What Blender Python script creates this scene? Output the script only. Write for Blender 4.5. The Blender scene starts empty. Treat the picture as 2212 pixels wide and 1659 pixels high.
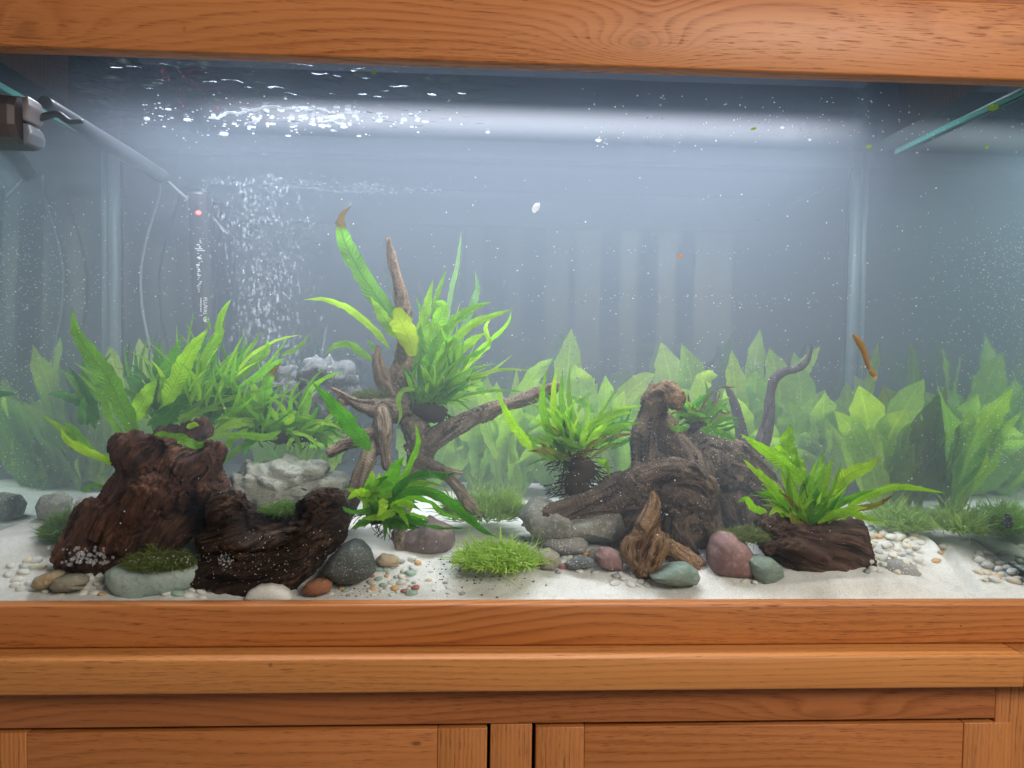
import bpy, bmesh, math, random
from mathutils import Vector, Matrix, noise as mn

R = math.radians
random.seed(7)
scene = bpy.context.scene
COL = scene.collection

# ------------------------------------------------------------------ camera
EYE = Vector((-0.03, -0.80, 1.0))
FPX, PW, PH = 1640.0, 2212.0, 1659.0          # focal length and frame, in units of the photo shown 2212 wide
cam_d = bpy.data.cameras.new('camera')
cam = bpy.data.objects.new('camera', cam_d)
COL.objects.link(cam)
CAMROT = (Matrix.Rotation(R(-2.9), 3, 'Z') @ Matrix.Rotation(R(90 - 2.1), 3, 'X') @ Matrix.Rotation(R(0.8), 3, 'Z'))
cam.matrix_world = Matrix.Translation(EYE) @ CAMROT.to_4x4()
cam_d.sensor_width = 36.0
cam_d.lens = FPX / PW * 36.0
cam_d.clip_start, cam_d.clip_end = 0.02, 50
cam_d.dof.use_dof = True; cam_d.dof.focus_distance = 0.90; cam_d.dof.aperture_fstop = 6.0
scene.camera = cam

# ------------------------------------------------------------------ world, lamps, exposure
world = bpy.data.worlds.new('World'); scene.world = world
world.use_nodes = True
world.node_tree.nodes['Background'].inputs[0].default_value = (1.0, 0.93, 0.84, 1)
world.node_tree.nodes['Background'].inputs[1].default_value = 0.20
scene.view_settings.view_transform = 'Standard'
scene.view_settings.look = 'None'
scene.view_settings.exposure = 0.0
scene.view_settings.gamma = 1.0
scene.view_settings.use_curve_mapping = False
cy = scene.cycles
cy.use_denoising = True
cy.max_bounces = 6; cy.diffuse_bounces = 2; cy.glossy_bounces = 3; cy.transmission_bounces = 6
cy.volume_bounces = 1; cy.transparent_max_bounces = 16
cy.sample_clamp_indirect = 3.0
cy.caustics_reflective = False; cy.caustics_refractive = True
cy.blur_glossy = 0.3; cy.use_light_tree = False
cy.use_adaptive_sampling = True; cy.adaptive_threshold = 0.02

WATER_Z = 1.317
def area_light(name, loc, target, sx, sy, power, color, spread=180):
    d = bpy.data.lights.new(name, 'AREA'); d.shape = 'RECTANGLE'
    d.size, d.size_y, d.energy, d.color, d.spread = sx, sy, power, color, R(spread)
    o = bpy.data.objects.new(name, d); COL.objects.link(o)
    o.location = loc
    o.rotation_euler = (Vector(target) - Vector(loc)).to_track_quat('-Z', 'Y').to_euler()
    o['kind'] = 'helper'
    return o
# the LED bar over the water, under the hood
area_light('hood_light', (0.0, 0.26, WATER_Z + 0.09), (0.0, 0.245, 0.0), 1.02, 0.12, 16.0, (0.82, 0.90, 1.0), 136)
# the room lamp, overhead behind the viewer
area_light('room_light', (1.5, -2.1, 2.2), (1.0, -0.9, 0.0), 1.1, 0.8, 74, (1.0, 0.93, 0.80))

# ------------------------------------------------------------------ helpers: placing
def ray(px, py):
    return (CAMROT @ Vector(((px - PW / 2) / FPX, -(py - PH / 2) / FPX, -1.0)))
def at(px, py, Y):
    d = ray(px, py)
    return EYE + d * ((Y - EYE.y) / d.y)
def S(Y): return (Y - EYE.y) / FPX             # metres per photo pixel at depth Y
def zt(x0, y0, k): return lambda p: (x0 + p[0] * k, y0 + p[1] * k)
Z2 = zt(0, 548.6, .3414); Z3 = zt(0, 884.8, .3360); Z4 = zt(619.4, 407, .3413); Z5 = zt(619.4, 884.8, .32)
Z6 = zt(1061.8, 690.1, .3573); Z7 = zt(1504.2, 690.1, .3733); Z8 = zt(1504.2, 0, .3733); ZD = lambda p: p

def smooth(a, b, x):
    t = min(1, max(0, (x - a) / (b - a))); return t * t * (3 - 2 * t)
CREASE = None
def sand_h(x, y):
    z = 1.0 - 0.263 + 0.035 * smooth(-0.01, 0.13, y) + 0.018 * smooth(0.1, 0.45, y)
    z += 0.006 * mn.noise(Vector((x * 9, y * 9, 3))) + 0.0022 * mn.noise(Vector((x * 33, y * 33, 8)))
    z += 0.016 * smooth(0.16, 0.42, x) * smooth(0.0, 0.02, y) * (1 - smooth(0.06, 0.2, y)) * (1 - smooth(0.42, .55, x))
    if CREASE:
        (ax, ay), (bx, by) = CREASE
        t = ((x - ax) * (bx - ax) + (y - ay) * (by - ay)) / ((bx - ax) ** 2 + (by - ay) ** 2)
        if -0.3 < t < 1.3:
            d = ((x - ax) * (by - ay) - (y - ay) * (bx - ax)) / math.hypot(bx - ax, by - ay) + .006 * mn.noise(Vector((t * 4, 0, 5)))
            m = smooth(-.3, .1, t) * (1 - smooth(.9, 1.3, t))
            z += m * (-0.011 * math.exp(-(d / 0.007) ** 2) + 0.007 * math.exp(-((d - .013) / 0.012) ** 2))
    return z
def sand_hit(px, py):
    d = ray(px, py)
    lo, hi = 0.0, 0.45
    for i in range(91):
        Y = 0.005 * i
        p = EYE + d * ((Y - EYE.y) / d.y)
        if p.z <= sand_h(p.x, Y): return Vector((p.x, Y, sand_h(p.x, Y)))
    p = EYE + d * ((0.44 - EYE.y) / d.y)
    return Vector((p.x, .44, sand_h(p.x, .44)))
_a, _b = sand_hit(1990, 1150), sand_hit(2112, 1284)
CREASE = ((_a.x, _a.y), (_b.x, _b.y))

# ------------------------------------------------------------------ helpers: objects
def empty(name, loc, label, cat, group=None):
    o = bpy.data.objects.new(name, None); COL.objects.link(o)
    o.location = loc; o.empty_display_size = 0.02
    tag(o, label, cat, group); return o
def tag(o, label=None, cat=None, group=None, kind=None):
    if label: o['label'] = label
    if cat: o['category'] = cat
    if group: o['group'] = group
    if kind: o['kind'] = kind
    return o
def base_of(o):
    v = Vector((0, 0, 0))
    while o: v += o.location; o = o.parent
    return v
def mk(name, verts, faces, mat, parent=None, uvs=None, flat=False, origin=None):
    """one mesh object from world-space points; its origin is the parent's, or its own base"""
    me = bpy.data.meshes.new(name)
    if parent is not None: off = base_of(parent); loc = Vector((0, 0, 0))
    else:
        if origin is None:
            n = len(verts); origin = Vector((sum(v[0] for v in verts) / n, sum(v[1] for v in verts) / n, min(v[2] for v in verts)))
        off = loc = Vector(origin)
    me.from_pydata([(v[0] - off.x, v[1] - off.y, v[2] - off.z) for v in verts], [], faces)
    if uvs:
        ul = me.uv_layers.new(name='UVMap')
        for l in me.loops: ul.data[l.index].uv = uvs[l.vertex_index]
    if not flat: me.polygons.foreach_set('use_smooth', [True] * len(me.polygons))
    me.materials.append(mat); me.update()
    o = bpy.data.objects.new(name, me); COL.objects.link(o)
    o.location = loc; o.parent = parent
    return o
def box(name, x0, x1, y0, y1, z0, z1, mat, parent=None, bev=0.0, seg=2):
    bm = bmesh.new(); bmesh.ops.create_cube(bm, size=1)
    for v in bm.verts:
        v.co = Vector((x0 if v.co.x < 0 else x1, y0 if v.co.y < 0 else y1, z0 if v.co.z < 0 else z1))
    if bev: bmesh.ops.bevel(bm, geom=bm.edges[:], offset=bev, segments=seg, affect='EDGES', profile=.5)
    bm.verts.ensure_lookup_table()
    vs = [v.co.copy() for v in bm.verts]; fs = [[v.index for v in f.verts] for f in bm.faces]; bm.free()
    o = mk(name, vs, fs, mat, parent)
    o.data.polygons.foreach_set('use_smooth', [bool(bev)] * len(o.data.polygons))
    if bev:
        try: o.data.set_sharp_from_angle(angle=R(50))
        except Exception: pass
    return o
def spline(P, n):
    """Catmull-Rom through P (tuples of any length), n samples"""
    P = [tuple(p) for p in P]
    if len(P) == 2:
        return [tuple(a + (b - a) * i / (n - 1) for a, b in zip(*P)) for i in range(n)]
    Q = [tuple(2 * a - b for a, b in zip(P[0], P[1]))] + P + [tuple(2 * a - b for a, b in zip(P[-1], P[-2]))]
    out = []; m = len(P) - 1
    for i in range(n):
        s = i / (n - 1) * m; k = min(int(s), m - 1); t = s - k
        a, b, c, d = Q[k], Q[k + 1], Q[k + 2], Q[k + 3]
        out.append(tuple(.5 * (2 * y + (z - x) * t + (2 * x - 5 * y + 4 * z - w) * t * t + (3 * y - x - 3 * z + w) * t ** 3) for x, y, z, w in zip(a, b, c, d)))
    return out
def tube_geo(P, n=None, seg=12, cap=True):
    """P: world (x,y,z,r) -> verts, faces of a closed tapering tube"""
    n = n or max(4, len(P) * 4)
    Q = spline(P, n); V = []; Fc = []
    for i, q in enumerate(Q):
        p = Vector(q[:3]); a = Vector(Q[max(0, i - 1)][:3]); b = Vector(Q[min(n - 1, i + 1)][:3])
        t = (b - a).normalized()
        u = t.cross(Vector((0, 1, 0.13))).normalized(); w = t.cross(u)
        for k in range(seg):
            an = 2 * math.pi * k / seg
            V.append(p + (u * math.cos(an) + w * math.sin(an)) * max(q[3], .0003))
    for i in range(n - 1):
        for k in range(seg):
            Fc.append((i * seg + k, i * seg + (k + 1) % seg, (i + 1) * seg + (k + 1) % seg, (i + 1) * seg + k))
    if cap:
        V.append(Vector(Q[0][:3])); V.append(Vector(Q[-1][:3]))
        for k in range(seg):
            Fc.append((len(V) - 2, (k + 1) % seg, k)); Fc.append((len(V) - 1, (n - 1) * seg + k, (n - 1) * seg + (k + 1) % seg))
    return V, Fc
def ptube(L, tr=ZD):
    """photo (px,py,Y,r_px) -> world (x,y,z,r); px,py through tr"""
    out = []
    for (x, y, Y, r) in L:
        x, y = tr((x, y)); p = at(x, y, Y); out.append((p.x, p.y, p.z, r * S(Y)))
    return out
def inflate_geo(poly, Y, front, back, tr=ZD, n=64, rings=12, power=2.0, centre=None):
    """outline in the photo at depth Y -> a rounded solid of thickness front+back (m)"""
    pts = [tr(p) for p in poly]
    L = [0]
    for a, b in zip(pts, pts[1:] + pts[:1]): L.append(L[-1] + math.hypot(b[0] - a[0], b[1] - a[1]))
    res = []; k = 0; q = pts + pts[:1]
    for i in range(n):
        s = L[-1] * i / n
        while L[k + 1] < s: k += 1
        t = (s - L[k]) / max(1e-6, L[k + 1] - L[k])
        res.append((q[k][0] + (q[k + 1][0] - q[k][0]) * t, q[k][1] + (q[k + 1][1] - q[k][1]) * t))
    cx = sum(p[0] for p in res) / n; cy_ = sum(p[1] for p in res) / n
    if centre: cx, cy_ = tr(centre)
    V = []; Fc = []
    def ring(t, dy):
        for p in res:
            w = at(cx + (p[0] - cx) * t, cy_ + (p[1] - cy_) * t, Y); w.y += dy; V.append(w)
    ts = [math.sin(math.pi / 2 * j / rings) for j in range(rings, 0, -1)]
    prof = lambda t: max(0, 1 - t ** power) ** (1 / power)
    for t in ts: ring(t, -front * prof(t))
    nf = len(ts)
    for t in ts[1:]: ring(t, back * prof(t))
    cF = len(V); w = at(cx, cy_, Y); V.append(Vector((w.x, w.y - front, w.z))); V.append(Vector((w.x, w.y + back, w.z)))
    for j in range(nf - 1):
        for i in range(n): Fc.append((j * n + i, j * n + (i + 1) % n, (j + 1) * n + (i + 1) % n, (j + 1) * n + i))
    for i in range(n): Fc.append(((nf - 1) * n + i, (nf - 1) * n + (i + 1) % n, cF))
    idx = [0] + list(range(nf, nf + len(ts) - 1))
    for a, b in zip(idx, idx[1:]):
        for i in range(n): Fc.append((a * n + (i + 1) % n, a * n + i, b * n + i, b * n + (i + 1) % n))
    for i in range(n): Fc.append((idx[-1] * n + (i + 1) % n, idx[-1] * n + i, cF + 1))
    return V, Fc
def fuse(geos, voxel):
    """join closed shapes into one continuous skin"""
    V = []; Fc = []
    for v, f in geos:
        o = len(V); V += [tuple(x) for x in v]; Fc += [tuple(i + o for i in q) for q in f]
    me = bpy.data.meshes.new('t'); me.from_pydata(V, [], Fc)
    bm = bmesh.new(); bm.from_mesh(me); bmesh.ops.recalc_face_normals(bm, faces=bm.faces[:]); bm.to_mesh(me); bm.free()
    o = bpy.data.objects.new('t', me); COL.objects.link(o)
    m = o.modifiers.new('r', 'REMESH'); m.mode = 'VOXEL'; m.voxel_size = voxel
    s = o.modifiers.new('s', 'SMOOTH'); s.factor = .5; s.iterations = 3
    dg = bpy.context.evaluated_depsgraph_get()
    e = bpy.data.meshes.new_from_object(o.evaluated_get(dg))
    V = [v.co.copy() for v in e.vertices]; N = [v.normal.copy() for v in e.vertices]; Fc = [tuple(p.vertices) for p in e.polygons]
    bpy.data.objects.remove(o); bpy.data.meshes.remove(e); bpy.data.meshes.remove(me)
    return V, N, Fc
def normals_of(V, Fc):
    me = bpy.data.meshes.new('t'); me.from_pydata([tuple(v) for v in V], [], Fc)
    bm = bmesh.new(); bm.from_mesh(me); bmesh.ops.recalc_face_normals(bm, faces=bm.faces[:]); bm.normal_update()
    bm.verts.ensure_lookup_table()
    N = [v.normal.copy() for v in bm.verts]; Fc = [tuple(v.index for v in f.verts) for f in bm.faces]
    bm.free(); bpy.data.meshes.remove(me); return N, Fc
from mathutils import kdtree
def grain_disp(V, N, d, amp, along=9, across=70, lump=0.0, seed=0, dents=(), guides=None):
    """push the skin out along fibres; the fibres follow the guides (centre lines) or else the direction d. Returns points and fibre coordinates"""
    d = Vector(d).normalized(); e = d.cross(Vector((0, 1, 0))).normalized(); g = d.cross(e)
    out = []; grain = []
    sv = Vector((seed * 3.1, seed * 1.7, seed * 5.3))
    kd = None
    if guides:
        G = []
        for gi, P in enumerate(guides):
            Q = spline(P, 40); L = gi * .37
            for i, q in enumerate(Q):
                if i: L += (Vector(q[:3]) - Vector(Q[i - 1][:3])).length
                G.append((Vector(q[:3]), L))
        kd = kdtree.KDTree(len(G))
        for i, q in enumerate(G): kd.insert(q[0], i)
        kd.balance()
    for v, n in zip(V, N):
        warp = mn.noise(v * 20 + sv) * .012
        if kd:
            acc = Vector((0, 0, 0)); wsum = 0; ls = 0
            for co, i, dist in kd.find_n(v, 6):
                w = 1 / (dist + .002) ** 2; acc += G[i][0] * w; ls += G[i][1] * w; wsum += w
            off = v - acc / wsum; ls /= wsum
            q = (off + Vector((warp, warp * .7, -warp))) * across + Vector((ls, ls * .6, -ls * .8)) * along + sv
        else:
            q = Vector((v.dot(d) * along, (v.dot(e) + warp) * across, (v.dot(g) + warp) * across)) + sv
        r = 1 - abs(mn.noise(q)) * 2
        r2 = 1 - abs(mn.noise(q * 2.2)) * 2
        r3 = 1 - abs(mn.noise(q * 4.9)) * 2
        h = amp * (r * .8 + r2 * .42 + r3 * .22 - .7) + amp * .12 * mn.noise(v * 240 + sv) + lump * mn.noise(v * 34 + sv)
        w = v + n * h
        for c, rad, dep in dents:
            k = (w - c).length / rad
            if k < 1: w = w + Vector((0, 1, -.1)) * dep * (1 - k * k) ** 2
        out.append(w); grain.append(q)
    return out, grain
def set_grain(o, grain):
    at_ = o.data.attributes.new('grain', 'FLOAT_VECTOR', 'POINT')
    at_.data.foreach_set('vector', [c for q in grain for c in q]); return o

# ------------------------------------------------------------------ helpers: materials
class NT:
    def __init__(s, name):
        s.m = bpy.data.materials.new(name); s.m.use_nodes = True
        s.t = s.m.node_tree; s.t.nodes.clear()
        s.out = s.t.nodes.new('ShaderNodeOutputMaterial')
    def n(s, typ, ins=None, **kw):
        x = s.t.nodes.new('ShaderNode' + typ)
        for k, v in kw.items(): setattr(x, k, v)
        for k, v in (ins or {}).items(): s.set(x.inputs[k], v)
        return x
    def set(s, sock, v):
        if isinstance(v, bpy.types.NodeSocket): s.t.links.new(v, sock)
        elif isinstance(v, bpy.types.Node): s.t.links.new(v.outputs[0], sock)
        else:
            if isinstance(v, tuple) and len(v) == 3 and sock.type == 'RGBA': v = (*v, 1)
            sock.default_value = v
    def M(s, op, a, b=0.0, c=0.0, clamp=False):
        x = s.n('Math', operation=op, use_clamp=clamp); s.set(x.inputs[0], a); s.set(x.inputs[1], b); s.set(x.inputs[2], c)
        return x.outputs[0]
    def pos(s): return s.n('NewGeometry').outputs['Position']
    def mapv(s, v, scale, loc=(0, 0, 0), rot=(0, 0, 0)):
        return s.n('Mapping', {0: v, 'Scale': scale, 'Location': loc, 'Rotation': rot}).outputs[0]
    def noise(s, v, scale, detail=2, rough=.5, dist=0.0):
        return s.n('TexNoise', {'Vector': v, 'Scale': scale, 'Detail': detail, 'Roughness': rough, 'Distortion': dist}).outputs[0]
    def mix(s, f, a, b, mode='MIX'):
        x = s.n('Mix', data_type='RGBA', blend_type=mode)
        s.set(x.inputs[0], f); s.set(x.inputs[6], a); s.set(x.inputs[7], b); return x.outputs[2]
    def ramp(s, f, stops):
        x = s.n('ValToRGB'); s.set(x.inputs[0], f); cr = x.color_ramp
        while len(cr.elements) < len(stops): cr.elements.new(.5)
        for e, (p, c) in zip(cr.elements, stops): e.position = p; e.color = (*c, 1) if len(c) == 3 else c
        return x.outputs[0]
    def rng(s, v, a, b, c=0.0, d=1.0):
        return s.n('MapRange', {0: v, 1: a, 2: b, 3: c, 4: d}).outputs[0]
    def bump(s, h, strength=.3, dist=.001): return s.n('Bump', {'Height': h, 'Strength': strength, 'Distance': dist}).outputs[0]
    def pbr(s, col, rough=.6, normal=None, spec=.5, **kw):
        x = s.n('BsdfPrincipled', {'Base Color': col, 'Roughness': rough, 'Specular IOR Level': spec})
        if normal is not None: s.set(x.inputs['Normal'], normal)
        for k, v in kw.items(): s.set(x.inputs[k], v)
        return x.outputs[0]
    def done(s, sh): s.set(s.out.inputs[0], sh); return s.m

def oak(name, light=(.50, .225, .075), dark=(.30, .105, .028), vertical=False, knots=(), seed=0.0, K=900.0, B=.035, rough=.46, core=.25):
    t = NT(name)
    P = t.n('SeparateXYZ', {0: t.pos()})
    u, v = (P.outputs[2], P.outputs[0]) if vertical else (P.outputs[0], P.outputs[2])
    w = P.outputs[1]
    vec = t.n('CombineXYZ', {0: t.M('ADD', u, seed), 1: v, 2: w}).outputs[0]
    v2 = t.M('ADD', v, t.M('MULTIPLY', w, .6))
    big = t.noise(t.mapv(vec, (2.3, 8, 8)), 1.0, 1.0)
    small = t.noise(t.mapv(vec, (16, 70, 70)), 1.0, 3)
    f = t.M('ADD', v2, t.M('ADD', t.M('MULTIPLY', t.M('SUBTRACT', big, .5), B * 2), t.M('MULTIPLY', t.M('SUBTRACT', small, .5), .0035)))
    for (ku, kv, su, sv, amp) in knots:
        a = t.M('POWER', t.M('ABSOLUTE', t.M('DIVIDE', t.M('SUBTRACT', u, ku), su)), 1.5)
        b = t.M('POWER', t.M('ABSOLUTE', t.M('DIVIDE', t.M('SUBTRACT', v, kv), sv)), 1.5)
        g = t.M('POWER', 2.718, t.M('MULTIPLY', t.M('ADD', a, b), -1.0))
        f = t.M('ADD', f, t.M('MULTIPLY', g, amp))
    ring = t.M('FRACT', t.M('MULTIPLY', f, K / 6.283))
    ringc = t.ramp(ring, [(0, (.05, .05, .05)), (.45, (.22, .22, .22)), (.80, (1, 1, 1)), (.95, (.35, .35, .35)), (1, (.05, .05, .05))])
    streak = t.noise(t.mapv(vec, (8, 420, 420)), 1.0, 4, .6)
    mott = t.noise(t.mapv(vec, (3, 12, 12), (4, 4, 4)), 1.0, 3)
    amt = t.rng(t.noise(t.mapv(vec, (2.6, 10, 10), (8, 3, 1)), 1.0, 2), .35, .65, .25, .75)
    pn = t.noise(t.mapv(vec, (48, 900, 900), (9, 2, 5)), 1.0, 2, .5)
    pat = t.noise(t.mapv(vec, (4, 18, 18), (1, 7, 3)), 1.0, 1)
    pore = t.M('MULTIPLY', t.rng(pn, .575, .64), t.rng(t.M('ADD', t.M('MULTIPLY', ringc, .30), pat), .42, .72))
    k = t.M('ADD', t.M('MULTIPLY', ringc, amt), t.M('ADD', t.M('MULTIPLY', t.M('SUBTRACT', streak, .5), .9), t.M('MULTIPLY', t.M('SUBTRACT', mott, .45), .8)), clamp=True)
    col = t.mix(k, light, dark)
    col = t.mix(t.M('MULTIPLY', pore, .62), col, tuple(c * .40 for c in dark))
    for (ku, kv, su, sv, amp) in knots:
        dd = t.M('SQRT', t.M('ADD', t.M('POWER', t.M('DIVIDE', t.M('SUBTRACT', u, ku), su * .16), 2), t.M('POWER', t.M('DIVIDE', t.M('SUBTRACT', v, kv), sv * .30), 2)))
        dd = t.M('ADD', dd, t.M('MULTIPLY', t.M('SUBTRACT', small, .5), 1.2))
        col = t.mix(t.rng(dd, .5, 1.25, core, 0), col, tuple(c * .35 for c in dark))
    nrm = t.bump(t.M('SUBTRACT', t.M('MULTIPLY', streak, .3), t.M('MULTIPLY', pore, .7)), .16, .0006)
    rg = t.M('ADD', rough, t.M('MULTIPLY', pore, .25))
    return t.done(t.pbr(col, rg, nrm, .45))

def rock_mat(name, c1, c2, c3=None, speck=0.0, scale=30, bump=.5, stretch=(1, 1, 1), rough=.75, vein=None):
    t = NT(name); p = t.mapv(t.pos(), stretch)
    a = t.noise(p, scale, 6, .62); b = t.noise(p, scale * 5, 5, .6); c = t.noise(p, scale * 24, 3, .6)
    col = t.mix(t.rng(a, .35, .65), c1, c2)
    if c3: col = t.mix(t.rng(b, .52, .70), col, c3)
    col = t.mix(t.rng(c, .3, .7, .0, .35), col, tuple(x * .45 for x in c1))
    if speck: col = t.mix(t.M('MULTIPLY', t.rng(t.noise(p, scale * 14, 1), .64, .70), speck), col, (.75, .76, .74))
    if vein: 
        vn = t.M('ABSOLUTE', t.M('SUBTRACT', t.noise(p, scale * .8, 3, .5, .8), .5))
        col = t.mix(t.rng(vn, 0, .018, .8, 0), col, vein)
    h = t.M('ADD', t.M('MULTIPLY', b, .7), t.M('MULTIPLY', c, .3))
    return t.done(t.pbr(col, rough, t.bump(h, bump, .004), .3))
def bark_mat(name, c1, c2, c3, bump=.7, pale=None):
    """fibres run along the stored grain coordinates; pale: (colour, z0, z1) wood bleached towards z1"""
    t = NT(name); P = t.pos()
    q = t.n('Attribute', attribute_name='grain').outputs['Vector']
    g = t.noise(q, 2.9, 7, .70, .35)
    a = t.noise(P, 26, 5, .6); c = t.noise(P, 420, 3, .6)
    col = t.mix(t.rng(g, .38, .62), c1, c2)
    col = t.mix(t.M('MULTIPLY', t.rng(a, .46, .66), t.rng(g, .44, .60)), col, c3)
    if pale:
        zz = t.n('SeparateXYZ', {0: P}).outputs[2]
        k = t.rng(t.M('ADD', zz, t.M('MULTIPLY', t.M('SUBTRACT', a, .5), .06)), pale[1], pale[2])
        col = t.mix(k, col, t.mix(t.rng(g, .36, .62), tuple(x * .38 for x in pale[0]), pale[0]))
    col = t.mix(t.rng(c, .35, .7, 0, .4), col, tuple(x * .5 for x in c1))
    crack = t.rng(t.noise(q, 1.3, 4, .6), .42, .35)
    col = t.mix(t.M('MULTIPLY', crack, .8), col, tuple(x * .25 for x in c1))
    h = t.M('SUBTRACT', t.M('ADD', t.M('MULTIPLY', g, .9), t.M('MULTIPLY', c, .2)), t.M('MULTIPLY', crack, .6))
    return t.done(t.pbr(col, .9, t.bump(h, min(1, bump * 1.3), .008), .12))
def leaf_mat(name, cols, tip=(.20, .16, .03), tipstart=.93, trans=.5, veins=24, rib=(.5, .5, .5), vein_b=.40, rough=.6):
    t = NT(name)
    uv = t.n('SeparateXYZ', {0: t.n('UVMap', uv_map='UVMap').outputs[0]})
    u, l = uv.outputs[0], uv.outputs[1]
    rnd = t.n('ObjectInfo').outputs['Random']
    ac = t.M('ABSOLUTE', t.M('SUBTRACT', u, .5))
    nz = t.noise(t.pos(), 55, 4, .6); nf = t.noise(t.pos(), 420, 2)
    col = t.ramp(rnd, [(i / max(1, len(cols) - 1), c) for i, c in enumerate(cols)])
    col = t.mix(t.rng(nz, .35, .7, 0, .38), col, tuple(x * .55 for x in cols[0]))
    col = t.mix(t.rng(nf, .55, .72, 0, .3), col, tuple(x * 1.5 for x in cols[-1]))
    sv = t.M('SINE', t.M('MULTIPLY', t.M('SUBTRACT', t.M('ADD', l, t.M('MULTIPLY', nz, .09)), t.M('MULTIPLY', ac, .10 + 1.1 / veins)), veins * 6.283))
    col = t.mix(t.rng(ac, .012, .045, .55, 0), col, t.mix(1.0, col, rib, 'MULTIPLY'))
    col = t.mix(t.rng(t.M('ADD', l, t.M('MULTIPLY', t.M('SUBTRACT', nz, .5), .25)), tipstart, tipstart + .07), col, tip)
    spot = t.rng(t.noise(t.pos(), 130, 3, .6), .66, .74, 0, .75)
    col = t.mix(spot, col, (.16, .12, .035))
    h = t.M('ADD', t.M('MULTIPLY', t.M('MULTIPLY', sv, t.rng(nz, .3, .6)), t.rng(ac, .03, .25)), t.M('ADD', t.M('MULTIPLY', nf, .6), t.M('MULTIPLY', t.noise(t.pos(), 190, 3), 1.2)))
    nrm = t.bump(h, vein_b, .0012)
    a = t.pbr(col, rough, nrm, .2)
    b = t.n('BsdfTranslucent', {0: t.mix(1.0, col, (1.55, 1.55, .7), 'MULTIPLY'), 'Normal': nrm}).outputs[0]
    return t.done(t.n('MixShader', {0: trans, 1: a, 2: b}).outputs[0])
def plain(name, col, rough=.5, spec=.5, scale=60, var=.25, bump=0.1, **kw):
    t = NT(name); a = t.noise(t.pos(), scale, 4)
    c = t.mix(t.rng(a, .3, .7, 0, var), col, tuple(x * .5 for x in col[:3]))
    return t.done(t.pbr(c, rough, t.bump(t.noise(t.pos(), scale * 8, 2), bump, .001), spec, **kw))
def emit(name, col, s):
    t = NT(name); return t.done(t.n('Emission', {0: col, 1: s}).outputs[0])

# ==================================================================  THE CABINET, HOOD AND TANK
XL, XR, DEP = -0.61, 0.61, 0.455
zf = lambda px, py, Y: at(px, py, Y).z
PX = lambda px, py, Y: at(px, py, Y).x
KX, KZ = at(1378, 100, -.03).x, at(1378, 100, -.03).z
oak_beam = oak('oak_hood', knots=[(KX, KZ, .060, .022, .070), (at(1415, 0, -.03).x, at(1415, -4, -.03).z, .05, .02, .03), (at(60, 70, -.03).x, at(60, 75, -.03).z, .10, .03, .05), (at(2230, 95, -.03).x, at(2230, 95, -.03).z, .22, .03, .05), (at(402, 65, -.03).x, at(402, 66, -.03).z, .012, .012, .002)], seed=1.3, K=760, B=.030, light=(0.530, 0.195, 0.060), dark=(0.310, 0.075, 0.013))
oak_rail = oak('oak_rail', core=.85, knots=[(at(2073, 1351, -.03).x, at(2073, 1351, -.03).z, .008, .004, .001), (at(742, 1345, -.03).x, at(742, 1345, -.03).z, .004, .003, .0005)], seed=4.1, K=800, B=.030, light=(0.450, 0.161, 0.043), dark=(0.270, 0.074, 0.013))
oak_ledge = oak('oak_ledge', core=.6, knots=[(at(585, 1435, -.06).x, at(585, 1435, -.06).z, .012, .006, .002), (at(1160, 1428, -.06).x, at(1160, 1428, -.06).z, .005, .003, .0005)], seed=7.7, K=1000, B=.016, light=(0.520, 0.210, 0.060), dark=(0.340, 0.109, 0.022))
oak_apron = oak('oak_apron', seed=11.2, K=800, B=.045, light=(0.380, 0.127, 0.037), dark=(0.240, 0.064, 0.014), knots=[(at(1780, 1540, -.03).x, at(1780, 1545, -.03).z, .13, .02, .04)])
kx, kz = at(900, 1606, -.03).x, at(900, 1606, -.03).z
oak_door = oak('oak_door_rail', seed=15.0, K=620, B=.035, core=.75, light=(0.440, 0.156, 0.043), dark=(0.280, 0.078, 0.016), knots=[(kx, kz, .030, .008, .012)])
oak_vert = oak('oak_stile', vertical=True, seed=3.0, K=1300, B=.012, light=(0.460, 0.171, 0.048), dark=(0.280, 0.083, 0.018))
dark_gap = plain('dark_gap', (.02, .012, .008), .8)

Xo = .70
hood = empty('aquarium_hood', (0, 0, 1.30), 'oak hood beam with a knot closing off the top of the aquarium', 'hood')
zb = (zf(200, 106, -.034) + zf(1106, 136, -.034) + zf(2000, 165, -.034)) / 3
ztp = zf(2150, 4, -.034)
box('front_board', -Xo, Xo, -.034, -.013, zb, ztp, oak_beam, hood, .0022, 2)
box('upper_board', -Xo, Xo, -.029, -.013, ztp + .001, 1.50, oak_apron, hood, .001)
box('lid_board', -Xo, Xo, -.05, .50, 1.503, 1.523, oak_apron, hood, .002)
box('back_board', -Xo, Xo, .475, .495, zb, 1.502, dark_gap, hood)
for s in (-1, 1): box('end_board', min(s * .685, s * .70), max(s * .685, s * .70), -.01, .47, zb, 1.502, oak_vert, hood)

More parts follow.
